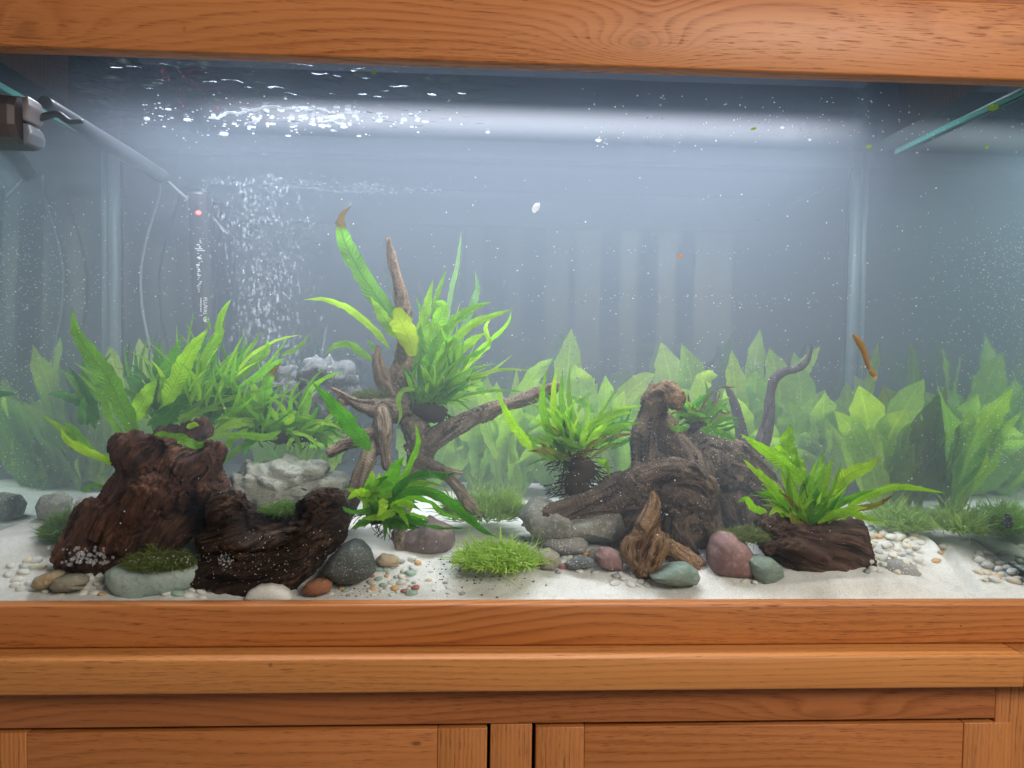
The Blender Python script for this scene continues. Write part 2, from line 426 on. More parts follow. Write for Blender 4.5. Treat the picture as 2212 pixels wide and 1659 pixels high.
cab = empty('aquarium_cabinet', (0, 0, 0.4), 'oak cabinet with moulded ledge and framed doors under the aquarium', 'cabinet')
z_ft, z_fb = zf(1106, 1293, -.0125), zf(1106, 1391, -.03)
y_lf = -.061
z_lb = zf(1106, 1495, y_lf)
z_ab = zf(1106, 1563, -.03)
box('base_rail', -Xo, Xo, -.032, -.0125, z_fb - .002, z_ft, oak_rail, cab, .0035, 3)
XE = at(2192, 1400, -.045).x
box('ledge', -Xo, XE, y_lf, .47, z_lb, z_fb - .0025, oak_ledge, cab, .0022, 2)
box('ledge_return', XE + .0006, Xo, y_lf, .47, z_lb, z_fb - .003, oak_vert, cab, .0012, 2)
xa = at(2150, 1530, -.03).x
box('apron', -Xo, xa, -.030, -.008, z_ab, z_lb - .0004, oak_apron, cab, .0012)
box('corner_post', xa + .0005, Xo, -.0295, .02, .40, z_lb - .0004, oak_vert, cab, .0012)
xg = [at(p, 1610, -.03).x for p in (-60, 57, 945, 1052, 1059, 1149, 1157, 1262, 2080, 2183, 2190)]
box('centre_post', xg[4], xg[5], -.0302, -.008, .40, z_ab - .0008, oak_vert, cab, .0010)
box('carcass', -Xo + .01, Xo - .01, 0.0, .46, .40, z_lb - .001, dark_gap, cab)
zt_ = z_ab - .0042
def door(x0, x1, x2, x3, lab):
    d = bpy.data.objects.new('door', None); COL.objects.link(d); d.parent = cab; d['label'] = lab
    d.location = (0, 0, 0)
    box('stile', x0, x1, -.0305, -.009, .40, zt_, oak_vert, d, .0012)
    box('stile', x2, x3, -.0305, -.009, .40, zt_, oak_vert, d, .0012)
    box('rail', x1 + .0002, x2 - .0002, -.0300, -.009, zt_ - .075, zt_ - .0004, oak_door, d, .0008)
    box('panel', x1 + .0002, x2 - .0002, -.020, -.012, .40, zt_ - .076, oak_door, d)
door(xg[0], xg[1], xg[2], xg[3], 'framed oak door with a small dark knot in its top rail')
door(xg[6], xg[7], xg[8], xg[9], 'framed oak door with sweeping grain in its top rail')

tank = empty('aquarium_tank', (0, .22, z_ft - .03), 'long glass aquarium tank filled with hazy water', 'aquarium')
t = NT('clear_glass'); clear_glass = t.done(t.n('BsdfTransparent', {0: (1, 1, 1)}).outputs[0])
def mirror_mat(name, fac, base, rough):
    t = NT(name)
    nz = t.noise(t.pos(), 14, 4, .6)
    g = t.n('BsdfGlossy', {0: (.80, .94, .88), 'Roughness': rough}).outputs[0]
    d = t.n('BsdfDiffuse', {0: t.mix(t.rng(nz, .3, .7, 0, .5), base, tuple(x * .6 for x in base))}).outputs[0]
    return t.done(t.n('MixShader', {0: fac, 1: d, 2: g}).outputs[0])
end_glass = mirror_mat('end_glass', .80, (.012, .020, .020), .045)
back_glass = mirror_mat('back_glass', .09, (.010, .012, .016), .008)
silicone = plain('silicone', (.09, .13, .14), .4, .4, 30, .2)
green_edge = plain('green_glass_edge', (.10, .36, .31), .25, .5, 40, .3)
zt0, zt1 = z_ft - .03, ztp - .02
box('front_pane', XL - .012, XR + .012, -.0115, -.0015, zt0, zt1, clear_glass, tank)
box('back_panel', XL, XR, DEP, DEP + .012, zt0, WATER_Z + .006, back_glass, tank)
box('end_pane', XL - .012, XL, 0.0, DEP, zt0, zt1, end_glass, tank)
box('end_pane', XR, XR + .012, 0.0, DEP, zt0, zt1, end_glass, tank)
box('bottom_pane', XL - .012, XR + .012, 0.0, DEP + .012, zt0 - .012, zt0 - .001, dark_gap, tank)
for s, X in ((1, XL), (-1, XR)):
    V, Fc = tube_geo([(X + s * .004, DEP - .006, zt0, .010), (X + s * .004, DEP - .006, zt1, .010)], 3, 12)
    mk('silicone_seam', V, Fc, silicone, tank)
# green bracing strip of glass along each end, at the waterline
for s, X in ((1, XL), (-1, XR)):
    xa_, xb_ = sorted((X + s * .001, X + s * .006))
    box('brace_strip', xa_, xb_, .004, DEP - .12, WATER_Z - .003, WATER_Z + .005, green_edge, tank, .001)

# ------------------------------------------------------------------ water: a hazy body and its rippled skin
t = NT('hazy_water')
vol = t.n('VolumeScatter', {'Color': (.71, .82, .99), 'Density': .72, 'Anisotropy': .2})
t.set(t.out.inputs['Volume'], vol.outputs[0]); hazy = t.m
wbox = box('water', XL + .001, XR - .001, .0, DEP - .001, zt0 + .002, WATER_Z - .0105, hazy)
tag(wbox, 'pale hazy water filling the aquarium', None, None, 'structure')

t = NT('water_skin')
nz = t.noise(t.mapv(t.pos(), (1, 1.6, 1)), 90, 3)
nrm = t.bump(nz, .25, .002)
gl = t.n('BsdfGlossy', {0: (.45, .50, .58), 'Roughness': .06, 'Normal': nrm}).outputs[0]
rf = t.n('BsdfRefraction', {0: (1, 1, 1), 'Roughness': .0, 'IOR': 1.33}).outputs[0]
tr = t.n('BsdfTransparent', {0: (1, 1, 1)}).outputs[0]
m1 = t.n('MixShader', {0: .62, 1: rf, 2: gl}).outputs[0]
skin = t.done(t.n('MixShader', {0: .5, 1: m1, 2: tr}).outputs[0])
V, Fc, nx, ny = [], [], 330, 110
for j in range(ny):
    for i in range(nx):
        x = XL + (XR - XL) * i / (nx - 1); y = DEP * j / (ny - 1)
        m = smooth(-.62, -.40, x) * (1 - smooth(-.12, .10, x))
        a = .0006 + .0032 * m
        h = a * (mn.noise(Vector((x * 42, y * 60, 1))) + .6 * mn.noise(Vector((x * 95, y * 120, 4))))
        V.append(Vector((x, y, WATER_Z + h)))
for j in range(ny - 1):
    for i in range(nx - 1): Fc.append((j * nx + i, j * nx + i + 1, (j + 1) * nx + i + 1, (j + 1) * nx + i))
tag(mk('water_surface', V, Fc, skin), 'rippled water surface below the hood', None, None, 'structure')

# ------------------------------------------------------------------ LED bar in the hood
lamp = empty('light_bar', (0.0, .26, WATER_Z + .10), 'slim light bar hidden under the oak hood', 'lamp')
box('housing', -.51, .55, .19, .33, WATER_Z + .0925, WATER_Z + .108, plain('lamp_shell', (.03, .03, .035), .5), lamp, .003)

# tube added for the soft bright band; its emission fades at rim and ends
st_ = empty('glow_band_tube', (0.02, .425, WATER_Z + .05), 'added glow tube making the soft bright band along the back', 'lamp')
t = NT('band_glow'); X_ = t.n('SeparateXYZ', {0: t.pos()}).outputs[0]; fc = t.n('LayerWeight', {0: .5}).outputs['Facing']
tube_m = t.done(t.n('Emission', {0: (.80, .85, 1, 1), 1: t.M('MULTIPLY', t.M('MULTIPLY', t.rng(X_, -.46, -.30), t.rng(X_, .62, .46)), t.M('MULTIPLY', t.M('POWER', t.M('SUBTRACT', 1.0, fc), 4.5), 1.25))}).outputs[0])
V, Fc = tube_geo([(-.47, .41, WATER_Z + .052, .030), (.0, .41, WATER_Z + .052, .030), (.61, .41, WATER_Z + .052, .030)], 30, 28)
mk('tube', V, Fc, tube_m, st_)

# ------------------------------------------------------------------ sand
t = NT('pale_sand')
p = t.pos(); a = t.noise(p, 26, 5); b = t.noise(p, 900, 2); c = t.noise(p, 260, 4, .7)
col = t.mix(t.rng(a, .35, .65), (.58, .59, .575), (.68, .69, .675))
col = t.mix(t.rng(t.noise(p, 70, 5, .65), .50, .72, 0, .45), col, (.40, .38, .32))
col = t.mix(t.rng(b, .58, .70, 0, .7), col, (.26, .23, .18))
col = t.mix(t.rng(c, .6, .75, 0, .5), col, (.80, .79, .76))
sandm = t.done(t.pbr(col, .85, t.bump(t.M('ADD', b, c), .6, .0016), .25))
V, Fc, nx, ny = [], [], 420, 200
for j in range(ny):
    for i in range(nx):
        x = XL + .0005 + (XR - XL - .001) * i / (nx - 1); y = .0005 + (DEP - .001) * (j / (ny - 1)) ** 1.4
        V.append(Vector((x, y, sand_h(x, y))))
for j in range(ny - 1):
    for i in range(nx - 1): Fc.append((j * nx + i, j * nx + i + 1, (j + 1) * nx + i + 1, (j + 1) * nx + i))
# skirt down the front glass
o = len(V)
for i in range(nx): V.append(Vector((V[i].x, .0005, zt0 + .003)))
for i in range(nx - 1): Fc.append((i + 1, i, o + i, o + i + 1))
tag(mk('sand_bed', V, Fc, sandm), 'pale fine sand covering the aquarium floor', None, None, 'structure')

# ==================================================================  STONES
def stone(name, poly, tr, Y, front, back, mat, label, cat='stone', amp=.003, freq=26, power=2.2, n=56, rings=10, facet=0.0, parent=None):
    V, Fc = inflate_geo(poly, Y, front, back, tr, n, rings, power)
    N, Fc = normals_of(V, Fc)
    s = hash(label) % 97 if False else sum(map(ord, label)) % 97
    W = []
    for v, nn in zip(V, N):
        q = v * freq + Vector((s, s * .7, s * .3))
        h = amp * (mn.noise(q) + .5 * mn.noise(q * 2.3) + .3 * mn.noise(q * 5.1))
        if facet: h += facet * (mn.cell(q * .8) - .5) + facet * (1 - 2 * abs(mn.noise(q * 1.4)))
        W.append(v + nn * h)
    o = mk(name, W, Fc, mat, parent)
    if label and not parent: tag(o, label, cat)
    return o

m_lime = rock_mat('limestone', (.27, .28, .23), (.42, .44, .40), (.15, .15, .12), scale=34, bump=.9, stretch=(1, 1, 1.6))
m_grey = rock_mat('grey_stone', (.075, .085, .085), (.14, .155, .15), speck=.8, scale=40)
m_dkgrey = rock_mat('dark_grey_stone', (.055, .065, .062), (.11, .125, .12), speck=.35, scale=50, bump=.6)
m_green = rock_mat('green_slate', (.13, .19, .16), (.22, .29, .25), (.30, .34, .30), scale=30, stretch=(1, 1, 2.5), bump=.35)
m_paleslate = rock_mat('pale_green_slate', (.27, .36, .33), (.38, .46, .42), (.20, .26, .25), scale=22, bump=.3)
m_maroon = rock_mat('maroon_stone', (.17, .095, .09), (.25, .15, .145), (.33, .23, .215), scale=26, bump=.35)
m_purple = rock_mat('purple_brown_stone', (.12, .085, .085), (.20, .15, .15), (.28, .22, .20), scale=26, bump=.4)
m_rust = rock_mat('rust_stone', (.24, .10, .05), (.36, .17, .10), scale=40, bump=.3)
m_white = rock_mat('white_stone', (.60, .60, .56), (.74, .74, .71), scale=26, bump=.15, rough=.5)
m_tan = rock_mat('tan_stone', (.30, .22, .12), (.44, .36, .25), (.50, .45, .36), scale=34, bump=.3)
m_olive = rock_mat('olive_stone', (.20, .19, .14), (.30, .28, .22), speck=.3, scale=34, bump=.3)
m_lava = rock_mat('pitted_grey_rock', (.10, .105, .112), (.21, .22, .23), (.04, .043, .047), scale=44, bump=1.0, vein=(.34, .36, .37))
m_rough = rock_mat('rough_grey_rock', (.17, .17, .15), (.28, .28, .25), (.40, .40, .37), speck=.3, scale=34, bump=.7)
m_speck = rock_mat('speckled_stone', (.20, .20, .19), (.33, .33, .32), speck=1.0, scale=40, bump=.5)
m_black = rock_mat('black_stone', (.015, .016, .02), (.04, .042, .045), speck=.5, scale=40)

stone('rock', [(1390, 590), (1450, 520), (1520, 470), (1530, 410), (1600, 330), (1700, 345), (1800, 315), (1860, 320), (1900, 345), (1990, 322), (2090, 340), (2110, 380), (2060, 420), (1990, 425), (2120, 435), (2240, 440), (2270, 500), (2250, 570), (2100, 560), (2000, 600), (1800, 640), (1600, 640), (1460, 625)], Z3, .135, .045, .05, m_lime, 'pale craggy limestone rock behind the hollow log', 'rock', amp=.004, freq=34, facet=.005, n=110, rings=20, power=2.6)
stone('rock', [(1720, 1010), (1705, 940), (1715, 830), (1740, 800), (1790, 770), (1800, 740), (1840, 730), (1880, 760), (1895, 830), (1870, 900), (1850, 1000), (1800, 1080), (1740, 1080)], Z2, .275, .03, .04, m_lava, 'narrow jagged grey rock standing by the pitted boulder', 'rock', amp=.004, freq=44, facet=.009, n=110, rings=18)
stone('rock', [(1830, 1080), (1860, 960), (1900, 850), (1940, 760), (1980, 700), (2030, 670), (2090, 672), (2150, 690), (2215, 710), (2240, 780), (2235, 900), (2200, 1010), (2120, 1090), (1950, 1120)], Z2, .285, .045, .05, m_lava, 'rounded pitted grey boulder behind the ferns', 'rock', amp=.004, freq=40, facet=.009, n=110, rings=18)
stone('stone', [(690, 1030), (740, 1000), (830, 985), (1000, 985), (1180, 975), (1290, 990), (1310, 1060), (1250, 1130), (1150, 1170), (1000, 1190), (900, 1215), (830, 1215), (740, 1160), (690, 1100)], Z3, .030, .022, .05, m_paleslate, 'flat pale green slab carrying moss between the two logs', amp=.0015, power=3.0)
stone('stone', [(225, 1090), (290, 1000), (380, 920), (450, 878), (510, 890), (560, 950), (590, 1040), (600, 1090), (560, 1130), (470, 1160), (380, 1165), (290, 1130)], Z5, .035, .028, .035, m_dkgrey, 'dark grey rounded stone leaning on the hollow log', amp=.0018, power=2.3)
stone('stone', [(760, 860), (850, 800), (960, 720), (1000, 745), (1120, 800), (1140, 880), (1110, 950), (1000, 985), (900, 985), (790, 990), (740, 930)], Z5, .12, .03, .035, m_purple, 'purple brown boulder with a pale streak under the fern', amp=.003)
stone('stone', [(100, 1220), (130, 1170), (200, 1145), (270, 1150), (305, 1180), (290, 1225), (220, 1250), (130, 1250)], Z5, .013, .010, .02, m_rust, 'flat rust red stone at the foot of the hollow log', amp=.0008)
stone('stone', [(1570, 1215), (1600, 1165), (1660, 1130), (1740, 1120), (1810, 1135), (1860, 1170), (1880, 1215), (1800, 1240), (1650, 1240)], Z3, .010, .009, .022, m_white, 'large smooth white stone pressed against the front glass', amp=.0008)
stone('stone', [(200, 1130), (230, 1080), (300, 1050), (370, 1040), (400, 1060), (370, 1110), (300, 1150), (230, 1150)], Z3, .022, .012, .02, m_tan, 'pale tan stone half buried in white pebbles', amp=.001)
stone('stone', [(320, 1140), (350, 1090), (420, 1062), (500, 1060), (560, 1085), (560, 1120), (520, 1110), (540, 1150), (450, 1170), (350, 1168)], Z3, .016, .011, .018, m_olive, 'olive brown split stone beside the pale tan one', amp=.001)
stone('stone', [(600, 1010), (640, 975), (720, 985), (765, 1015), (750, 1050), (680, 1060), (610, 1050)], Z5, .07, .012, .015, m_tan, 'flat beige stone under the overhanging fern', amp=.0008)
stone('rock', [(160, 1190), (190, 1130), (260, 1090), (330, 1100), (460, 1180), (620, 1150), (780, 1170), (800, 1260), (760, 1330), (600, 1330), (420, 1320), (280, 1310), (210, 1270)], Z6, .12, .04, .05, m_rough, 'rough grey rock under the big driftwood limb', 'rock', amp=.004, facet=.002, n=80, rings=14)
stone('stone', [(300, 1350), (340, 1310), (430, 1290), (540, 1300), (580, 1350), (570, 1400), (460, 1420), (340, 1400)], Z6, .095, .02, .03, m_speck, 'speckled grey stone in front of the rough grey rock', amp=.0012)
stone('stone', [(265, 1440), (290, 1395), (350, 1385), (410, 1420), (420, 1470), (380, 1510), (300, 1505)], Z6, .065, .016, .02, m_olive, 'smooth olive stone next to the bright carpet plant', amp=.0008)
stone('stone', [(450, 1475), (500, 1445), (570, 1435), (620, 1450), (625, 1490), (550, 1500), (470, 1500)], Z6, .06, .010, .015, m_grey, 'low dark grey stone among white pebbles', amp=.0008)
stone('stone', [(620, 1420), (660, 1380), (720, 1375), (770, 1400), (800, 1450), (790, 1510), (720, 1515), (650, 1490)], Z6, .062, .016, .02, m_maroon, 'small maroon stone beside the knobbly driftwood', amp=.001)
stone('stone', [(960, 1555), (1030, 1510), (1100, 1480), (1180, 1472), (1240, 1510), (1262, 1560), (1240, 1600), (1120, 1605), (1000, 1585)], Z6, .026, .016, .025, m_green, 'pointed grey green slate lying before the knobbly driftwood', amp=.0012)
stone('stone', [(1310, 1480), (1315, 1400), (1340, 1320), (1390, 1280), (1450, 1285), (1530, 1340), (1580, 1410), (1600, 1490), (1590, 1560), (1500, 1560), (1400, 1540), (1330, 1530)], Z6, .055, .03, .04, m_maroon, 'big maroon boulder under the dark moss tuft', amp=.0022)
stone('stone', [(290, 1385), (370, 1370), (430, 1380), (490, 1430), (500, 1480), (440, 1520), (370, 1535), (330, 1480), (300, 1430)], Z7, .032, .016, .02, m_green, 'angular grey green stone leaning on the maroon boulder', amp=.0012, facet=.001)
stone('stone', [(1000, 1530), (1010, 1470), (1090, 1400), (1180, 1390), (1260, 1430), (1310, 1490), (1290, 1520), (1150, 1520)], Z7, .05, .018, .022, m_speck, 'flat grey stone beside the brown driftwood block', amp=.0014)
stone('stone', [(1800, 1200), (1800, 1130), (1840, 1090), (1900, 1080), (1960, 1110), (1970, 1200), (1930, 1270), (1850, 1260)], Z7, .07, .022, .02, m_black, 'black bubbly stone near the end glass', amp=.002)
stone('stone', [(1600, 1060), (1650, 1020), (1740, 1010), (1830, 1040), (1840, 1090), (1700, 1110), (1610, 1100)], Z7, .20, .02, .03, m_rough, 'grey stone lying behind the rear carpet plants', amp=.002)
stone('stone', [(490, 600), (520, 560), (580, 545), (640, 550), (670, 590), (640, 640), (540, 650), (500, 640)], Z3, .20, .02, .03, m_white, 'round whitish stone behind the reddish stump', amp=.0015)
stone('stone', [(240, 620), (280, 550), (380, 540), (440, 580), (420, 680), (330, 720), (260, 690)], Z3, .22, .02, .03, m_rough, 'pale grey stone beside the moss near the end glass', amp=.0015)

# ==================================================================  DRIFTWOOD
m_red = bark_mat('red_bark', (.050, .026, .019), (.12, .056, .037), (.26, .12, .07), .9)
m_darkbark = bark_mat('dark_bark', (.022, .014, .011), (.048, .030, .023), (.15, .088, .058), .9)
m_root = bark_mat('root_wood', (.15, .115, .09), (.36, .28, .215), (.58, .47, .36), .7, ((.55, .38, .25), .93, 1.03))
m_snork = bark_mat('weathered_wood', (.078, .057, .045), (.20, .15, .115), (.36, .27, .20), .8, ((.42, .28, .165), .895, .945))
m_knob = bark_mat('knobbly_wood', (.19, .11, .06), (.38, .24, .14), (.54, .37, .23), .8)
m_block = bark_mat('block_wood', (.055, .033, .027), (.11, .068, .054), (.20, .13, .095))
m_twig = bark_mat('twig_wood', (.05, .042, .042), (.10, .082, .080), (.18, .14, .12), .4)
GUIDE = []
def limb(L, tr=ZD):
    P = ptube(L, tr); GUIDE.append(P); return tube_geo(P)
def drift(name, geos, voxel, gdir, amp, mat, label, along=9, across=70, lump=.004, dents=(), seed=1, cat='driftwood', follow=True):
    V, N, Fc = fuse(geos, voxel)
    V, q = grain_disp(V, N, gdir, amp, along, across, lump, seed, dents, list(GUIDE) if follow else None)
    GUIDE.clear()
    return tag(set_grain(mk(name, V, Fc, mat), q), label, cat)

# reddish stump
g = [inflate_geo([(360, 1010), (480, 850), (590, 680), (690, 500), (780, 400), (800, 215), (865, 190), (930, 245), (1040, 250), (1130, 300), (1240, 290), (1320, 290), (1395, 220), (1412, 300), (1370, 380), (1410, 470), (1455, 500), (1410, 590), (1430, 640), (1390, 760), (1240, 800), (1150, 880), (1020, 1010), (760, 1090), (540, 1070)], .066, .026, .075, Z3, 90, 12, 2.4, (930, 620)),
     limb([(1040, 640, .052, 24), (1120, 600, .045, 34), (1260, 575, .042, 34), (1400, 610, .05, 26), (1440, 660, .06, 14)], Z3),
     limb([(820, 230, .065, 36), (860, 300, .05, 40), (1000, 290, .05, 34), (1130, 330, .06, 36)], Z3),
     limb([(1385, 240, .07, 26), (1320, 330, .06, 34), (1240, 400, .052, 34), (1160, 450, .045, 24)], Z3),
     limb([(1080, 460, .045, 20), (980, 530, .035, 36), (860, 640, .032, 40), (700, 850, .04, 40)], Z3),
     limb([(640, 600, .05, 30), (550, 780, .048, 34), (450, 980, .045, 38)], Z3),
     limb([(1050, 175, .13, 20), (1180, 165, .12, 26), (1330, 110, .12, 22)], Z3),
     limb([(1180, 175, .12, 26), (1180, 300, .11, 50)], Z3)]
d = [(at(*Z3((1260, 715)), .04), .040, .085), (at(*Z3((960, 270)), .035), .020, .03), (at(*Z3((1190, 230)), .05), .022, .05)]
drift('driftwood_stump', g, .0018, (.45, 0, .9), .0070, m_red, 'reddish brown driftwood stump with a cave opening at its foot', 6, 85, .004, d, 3, follow=False)
# hollow log
g = [inflate_geo([(1205, 1100), (1300, 980), (1335, 905), (1285, 865), (1360, 745), (1410, 640), (1490, 592), (1570, 622), (1680, 655), (1800, 690), (1950, 650), (2000, 590), (2090, 555), (2200, 565), (2235, 700), (2205, 820), (2100, 940), (2000, 1060), (1890, 1180), (1700, 1215), (1470, 1225), (1360, 1160)], .050, .040, .055, Z3, 90, 12, 2.6, (1700, 900)),
     limb([(1290, 868, .022, 16), (1420, 850, .016, 22), (1560, 838, .012, 24), (1740, 822, .010, 26), (1890, 752, .012, 26), (1985, 630, .02, 26), (2090, 575, .03, 20), (2190, 580, .045, 16)], Z3),
     limb([(1380, 760, .02, 16), (1420, 680, .02, 34), (1500, 620, .03, 36), (1570, 650, .035, 22)], Z3),
     limb([(1310, 860, .015, 20), (1420, 780, .016, 22), (1540, 730, .018, 20)], Z3)]
d = [(at(*Z3((1690, 735)), .012), .034, .040), (at(*Z3((1820, 700)), .012), .028, .034), (at(*Z3((1585, 750)), .012), .024, .026), (at(*Z3((1535, 645)), .012), .012, .03), (at(*Z3((1900, 680)), .012), .02, .03)]
drift('hollow_log', g, .0018, (1, 0, .28), .0052, m_darkbark, 'dark brown hollow log with a torn open top near the front glass', 6, 85, .004, d, 5, 'log', False)
# tall root driftwood with a pale spike
g = [limb([(838, 514, .20, 5.5), (847, 560, .20, 9.2), (859, 610, .20, 12.0), (869, 660, .20, 13.8), (876, 720, .20, 14.4), (868, 790, .20, 20.8), (852, 850, .20, 27.2), (866, 905, .19, 30.4)]),
     limb([(813, 746, .19, 4.6), (817, 780, .19, 12.0), (828, 820, .19, 16.0), (846, 860, .19, 22.4)]),
     limb([(850, 850, .2, 24.0), (885, 900, .2, 27.2), (908, 955, .19, 30.4), (900, 1015, .18, 24.0), (890, 1060, .17, 17.6)]),
     limb([(890, 985, .19, 27.2), (950, 940, .18, 21.6), (1020, 903, .17, 16.8), (1090, 876, .165, 14.4), (1150, 855, .16, 12.8), (1208, 832, .155, 12.0)]),
     limb([(890, 990, .18, 19.2), (945, 1012, .16, 12.0), (985, 1050, .145, 12.0), (1010, 1085, .135, 12.0), (1040, 1117, .13, 4.6)]),
     limb([(930, 1003, .16, 9.2), (965, 1018, .15, 5.5), (1000, 1022, .15, 2.8)]),
     limb([(860, 880, .19, 24.0), (810, 884, .15, 19.2), (765, 872, .13, 12.8), (735, 852, .12, 7.4), (712, 838, .115, 3.7)]),
     limb([(820, 885, .15, 17.6), (826, 930, .13, 19.2), (832, 975, .12, 12.9), (838, 1012, .115, 6.4)]),
     limb([(815, 930, .14, 16.0), (780, 945, .12, 13.6), (740, 962, .10, 13.8), (708, 982, .09, 9.2)]),
     limb([(815, 950, .13, 14.4), (790, 1000, .11, 17.6), (768, 1060, .095, 16.0), (745, 1120, .085, 14.4), (728, 1165, .08, 12.8)]),
     limb([(895, 1010, .17, 19.2), (880, 1080, .14, 14.4), (862, 1140, .11, 12.0), (870, 1210, .10, 10.1)]),
     limb([(740, 866, .12, 11.0), (720, 880, .118, 5.5), (706, 884, .116, 2.8)])]
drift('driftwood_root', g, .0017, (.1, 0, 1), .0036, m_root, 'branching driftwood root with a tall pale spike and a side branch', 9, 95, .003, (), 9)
# big arched driftwood
g = [limb([(1456, 880, .125, 14), (1456, 862, .13, 23), (1440, 850, .14, 25), (1420, 862, .15, 26), (1410, 895, .16, 29), (1398, 940, .16, 32), (1398, 990, .16, 38), (1415, 1035, .15, 52), (1440, 1085, .14, 60)]),
     limb([(1409, 832, .16, 9), (1412, 846, .16, 13), (1420, 862, .16, 16)]),
     limb([(1168, 1107, .10, 17), (1220, 1103, .105, 24), (1280, 1088, .11, 33), (1340, 1066, .12, 44), (1400, 1052, .125, 54), (1460, 1065, .13, 64), (1495, 1095, .13, 58)]),
     limb([(1380, 1036, .11, 22), (1450, 1018, .10, 26), (1510, 1034, .10, 22), (1536, 1064, .11, 14)]),
     limb([(1440, 960, .19, 34), (1500, 985, .19, 58), (1570, 1010, .20, 66), (1620, 1045, .21, 56), (1660, 1090, .22, 40), (1680, 1130, .22, 24)]),
     limb([(1470, 1080, .14, 60), (1470, 1140, .12, 48), (1480, 1190, .10, 42), (1500, 1225, .09, 26)]),
     limb([(1560, 1050, .21, 50), (1580, 1100, .19, 50), (1600, 1150, .17, 44), (1620, 1190, .16, 30)]),
     limb([(1400, 1075, .14, 54), (1370, 1130, .13, 52), (1345, 1180, .12, 46), (1330, 1220, .11, 30)]),
     limb([(1420, 900, .165, 22), (1440, 950, .17, 40), (1470, 1000, .17, 56), (1490, 1050, .16, 60)]),
     limb([(1500, 1100, .13, 50), (1520, 1140, .12, 48), (1540, 1190, .11, 36)]),
     limb([(1520, 955, .18, 10), (1540, 965, .18, 26), (1560, 1000, .18, 30)]),
     limb([(1480, 1120, .12, 12), (1500, 1150, .10, 8), (1525, 1190, .09, 6)])]
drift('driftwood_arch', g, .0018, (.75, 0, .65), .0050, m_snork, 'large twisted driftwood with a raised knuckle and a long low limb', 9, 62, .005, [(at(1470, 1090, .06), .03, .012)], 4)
g = [limb([(1411, 1060, .055, 5), (1412, 1085, .055, 13), (1408, 1115, .055, 22), (1396, 1155, .055, 32), (1380, 1190, .055, 34), (1388, 1225, .05, 30), (1400, 1248, .05, 14)]),
     limb([(1432, 1152, .045, 12), (1424, 1180, .04, 22), (1412, 1215, .038, 20), (1402, 1236, .04, 12)]),
     limb([(1362, 1160, .05, 12), (1358, 1185, .05, 18), (1368, 1215, .05, 18)]),
     limb([(1440, 1180, .06, 20), (1480, 1210, .065, 24), (1515, 1230, .06, 18)])]
drift('driftwood_piece', g, .0015, (.15, 0, 1), .0022, m_knob, 'golden brown knobbly driftwood piece with a pointed tip', 14, 80, .004, (), 6)
g = [inflate_geo([(370, 1170), (430, 1125), (560, 1140), (700, 1150), (850, 1150), (935, 1170), (950, 1260), (985, 1330), (988, 1540), (930, 1560), (760, 1530), (600, 1490), (470, 1450), (400, 1350)], .075, .042, .05, Z7, 80, 12, 3.2),
     limb([(400, 1330, .045, 14), (500, 1318, .036, 20), (640, 1350, .032, 22), (760, 1390, .034, 16)], Z7)]
drift('driftwood_block', g, .0018, (1, 0, -.2), .0055, m_block, 'dark brown driftwood block with a fern growing on its top', 8, 80, .004, [(at(*Z7((520, 1400)), .03), .02, .02)], 8, follow=False)
V, Fc = tube_geo(ptube([(1636, 985, .25, 18), (1650, 945, .25, 17), (1661, 900, .25, 13), (1664, 860, .25, 11), (1672, 822, .25, 10), (1692, 803, .25, 9), (1720, 797, .25, 8), (1742, 782, .25, 7), (1750, 757, .25, 5), (1752, 742, .25, 3)]), 46, 14)
N, Fc = normals_of(V, Fc); V, q = grain_disp(V, N, (.3, 0, 1), .0012, 12, 120, .0018, 2)
tag(set_grain(mk('driftwood_branch', V, Fc, m_twig), q), 'thin grey branch bending over the driftwood like a hook', 'branch')
V, Fc = tube_geo(ptube([(1603, 960, .26, 15), (1598, 915, .26, 13), (1588, 880, .26, 10), (1576, 848, .26, 6), (1568, 834, .26, 3)]), 30, 12)
N, Fc = normals_of(V, Fc); V, q = grain_disp(V, N, (.3, 0, 1), .0012, 12, 120, .0018, 7)
tag(set_grain(mk('driftwood_branch', V, Fc, m_twig), q), 'short dark branch stub beside the hooked grey branch', 'branch')

# ==================================================================  PLANTS
fern_bright = leaf_mat('fern_bright', [(.18, .42, .025), (.26, .50, .03), (.36, .58, .035)], veins=26, tip=(.30, .26, .05), tipstart=.97)
fern_mid = leaf_mat('fern_mid', [(.10, .30, .02), (.17, .39, .028), (.25, .47, .035)], veins=26, tip=(.20, .18, .05), tipstart=.96)
fern_deep = leaf_mat('fern_deep', [(.035, .17, .018), (.07, .25, .025), (.12, .33, .03)], veins=26, tip=(.12, .16, .03), tipstart=.97)
fern_old = leaf_mat('fern_old', [(.16, .22, .03), (.22, .24, .04), (.17, .09, .03)], veins=22, tip=(.12, .06, .02), tipstart=.75)
fern_tipped = leaf_mat('fern_brown_tip', [(.13, .36, .04), (.15, .38, .04)], veins=30, tip=(.14, .09, .03), tipstart=.70, rib=(.18, .22, .18))
sword_a = leaf_mat('broad_leaf', [(.24, .44, .025), (.32, .52, .03), (.42, .60, .04)], veins=9, trans=.62, vein_b=.25, rib=(1.5, 1.4, 1.3), tip=(.2, .3, .05), tipstart=.99)
sword_y = leaf_mat('broad_leaf_yellow', [(.26, .36, .025), (.34, .42, .03)], veins=8, vein_b=.25, rib=(.6, .6, .6), tip=(.3, .3, .04), tipstart=.98)
sword_d = leaf_mat('broad_leaf_dark', [(.18, .38, .025), (.23, .44, .03), (.28, .48, .035)], veins=9, vein_b=.25, rib=(1.4, 1.4, 1.2), tip=(.1, .2, .03), tipstart=.99)
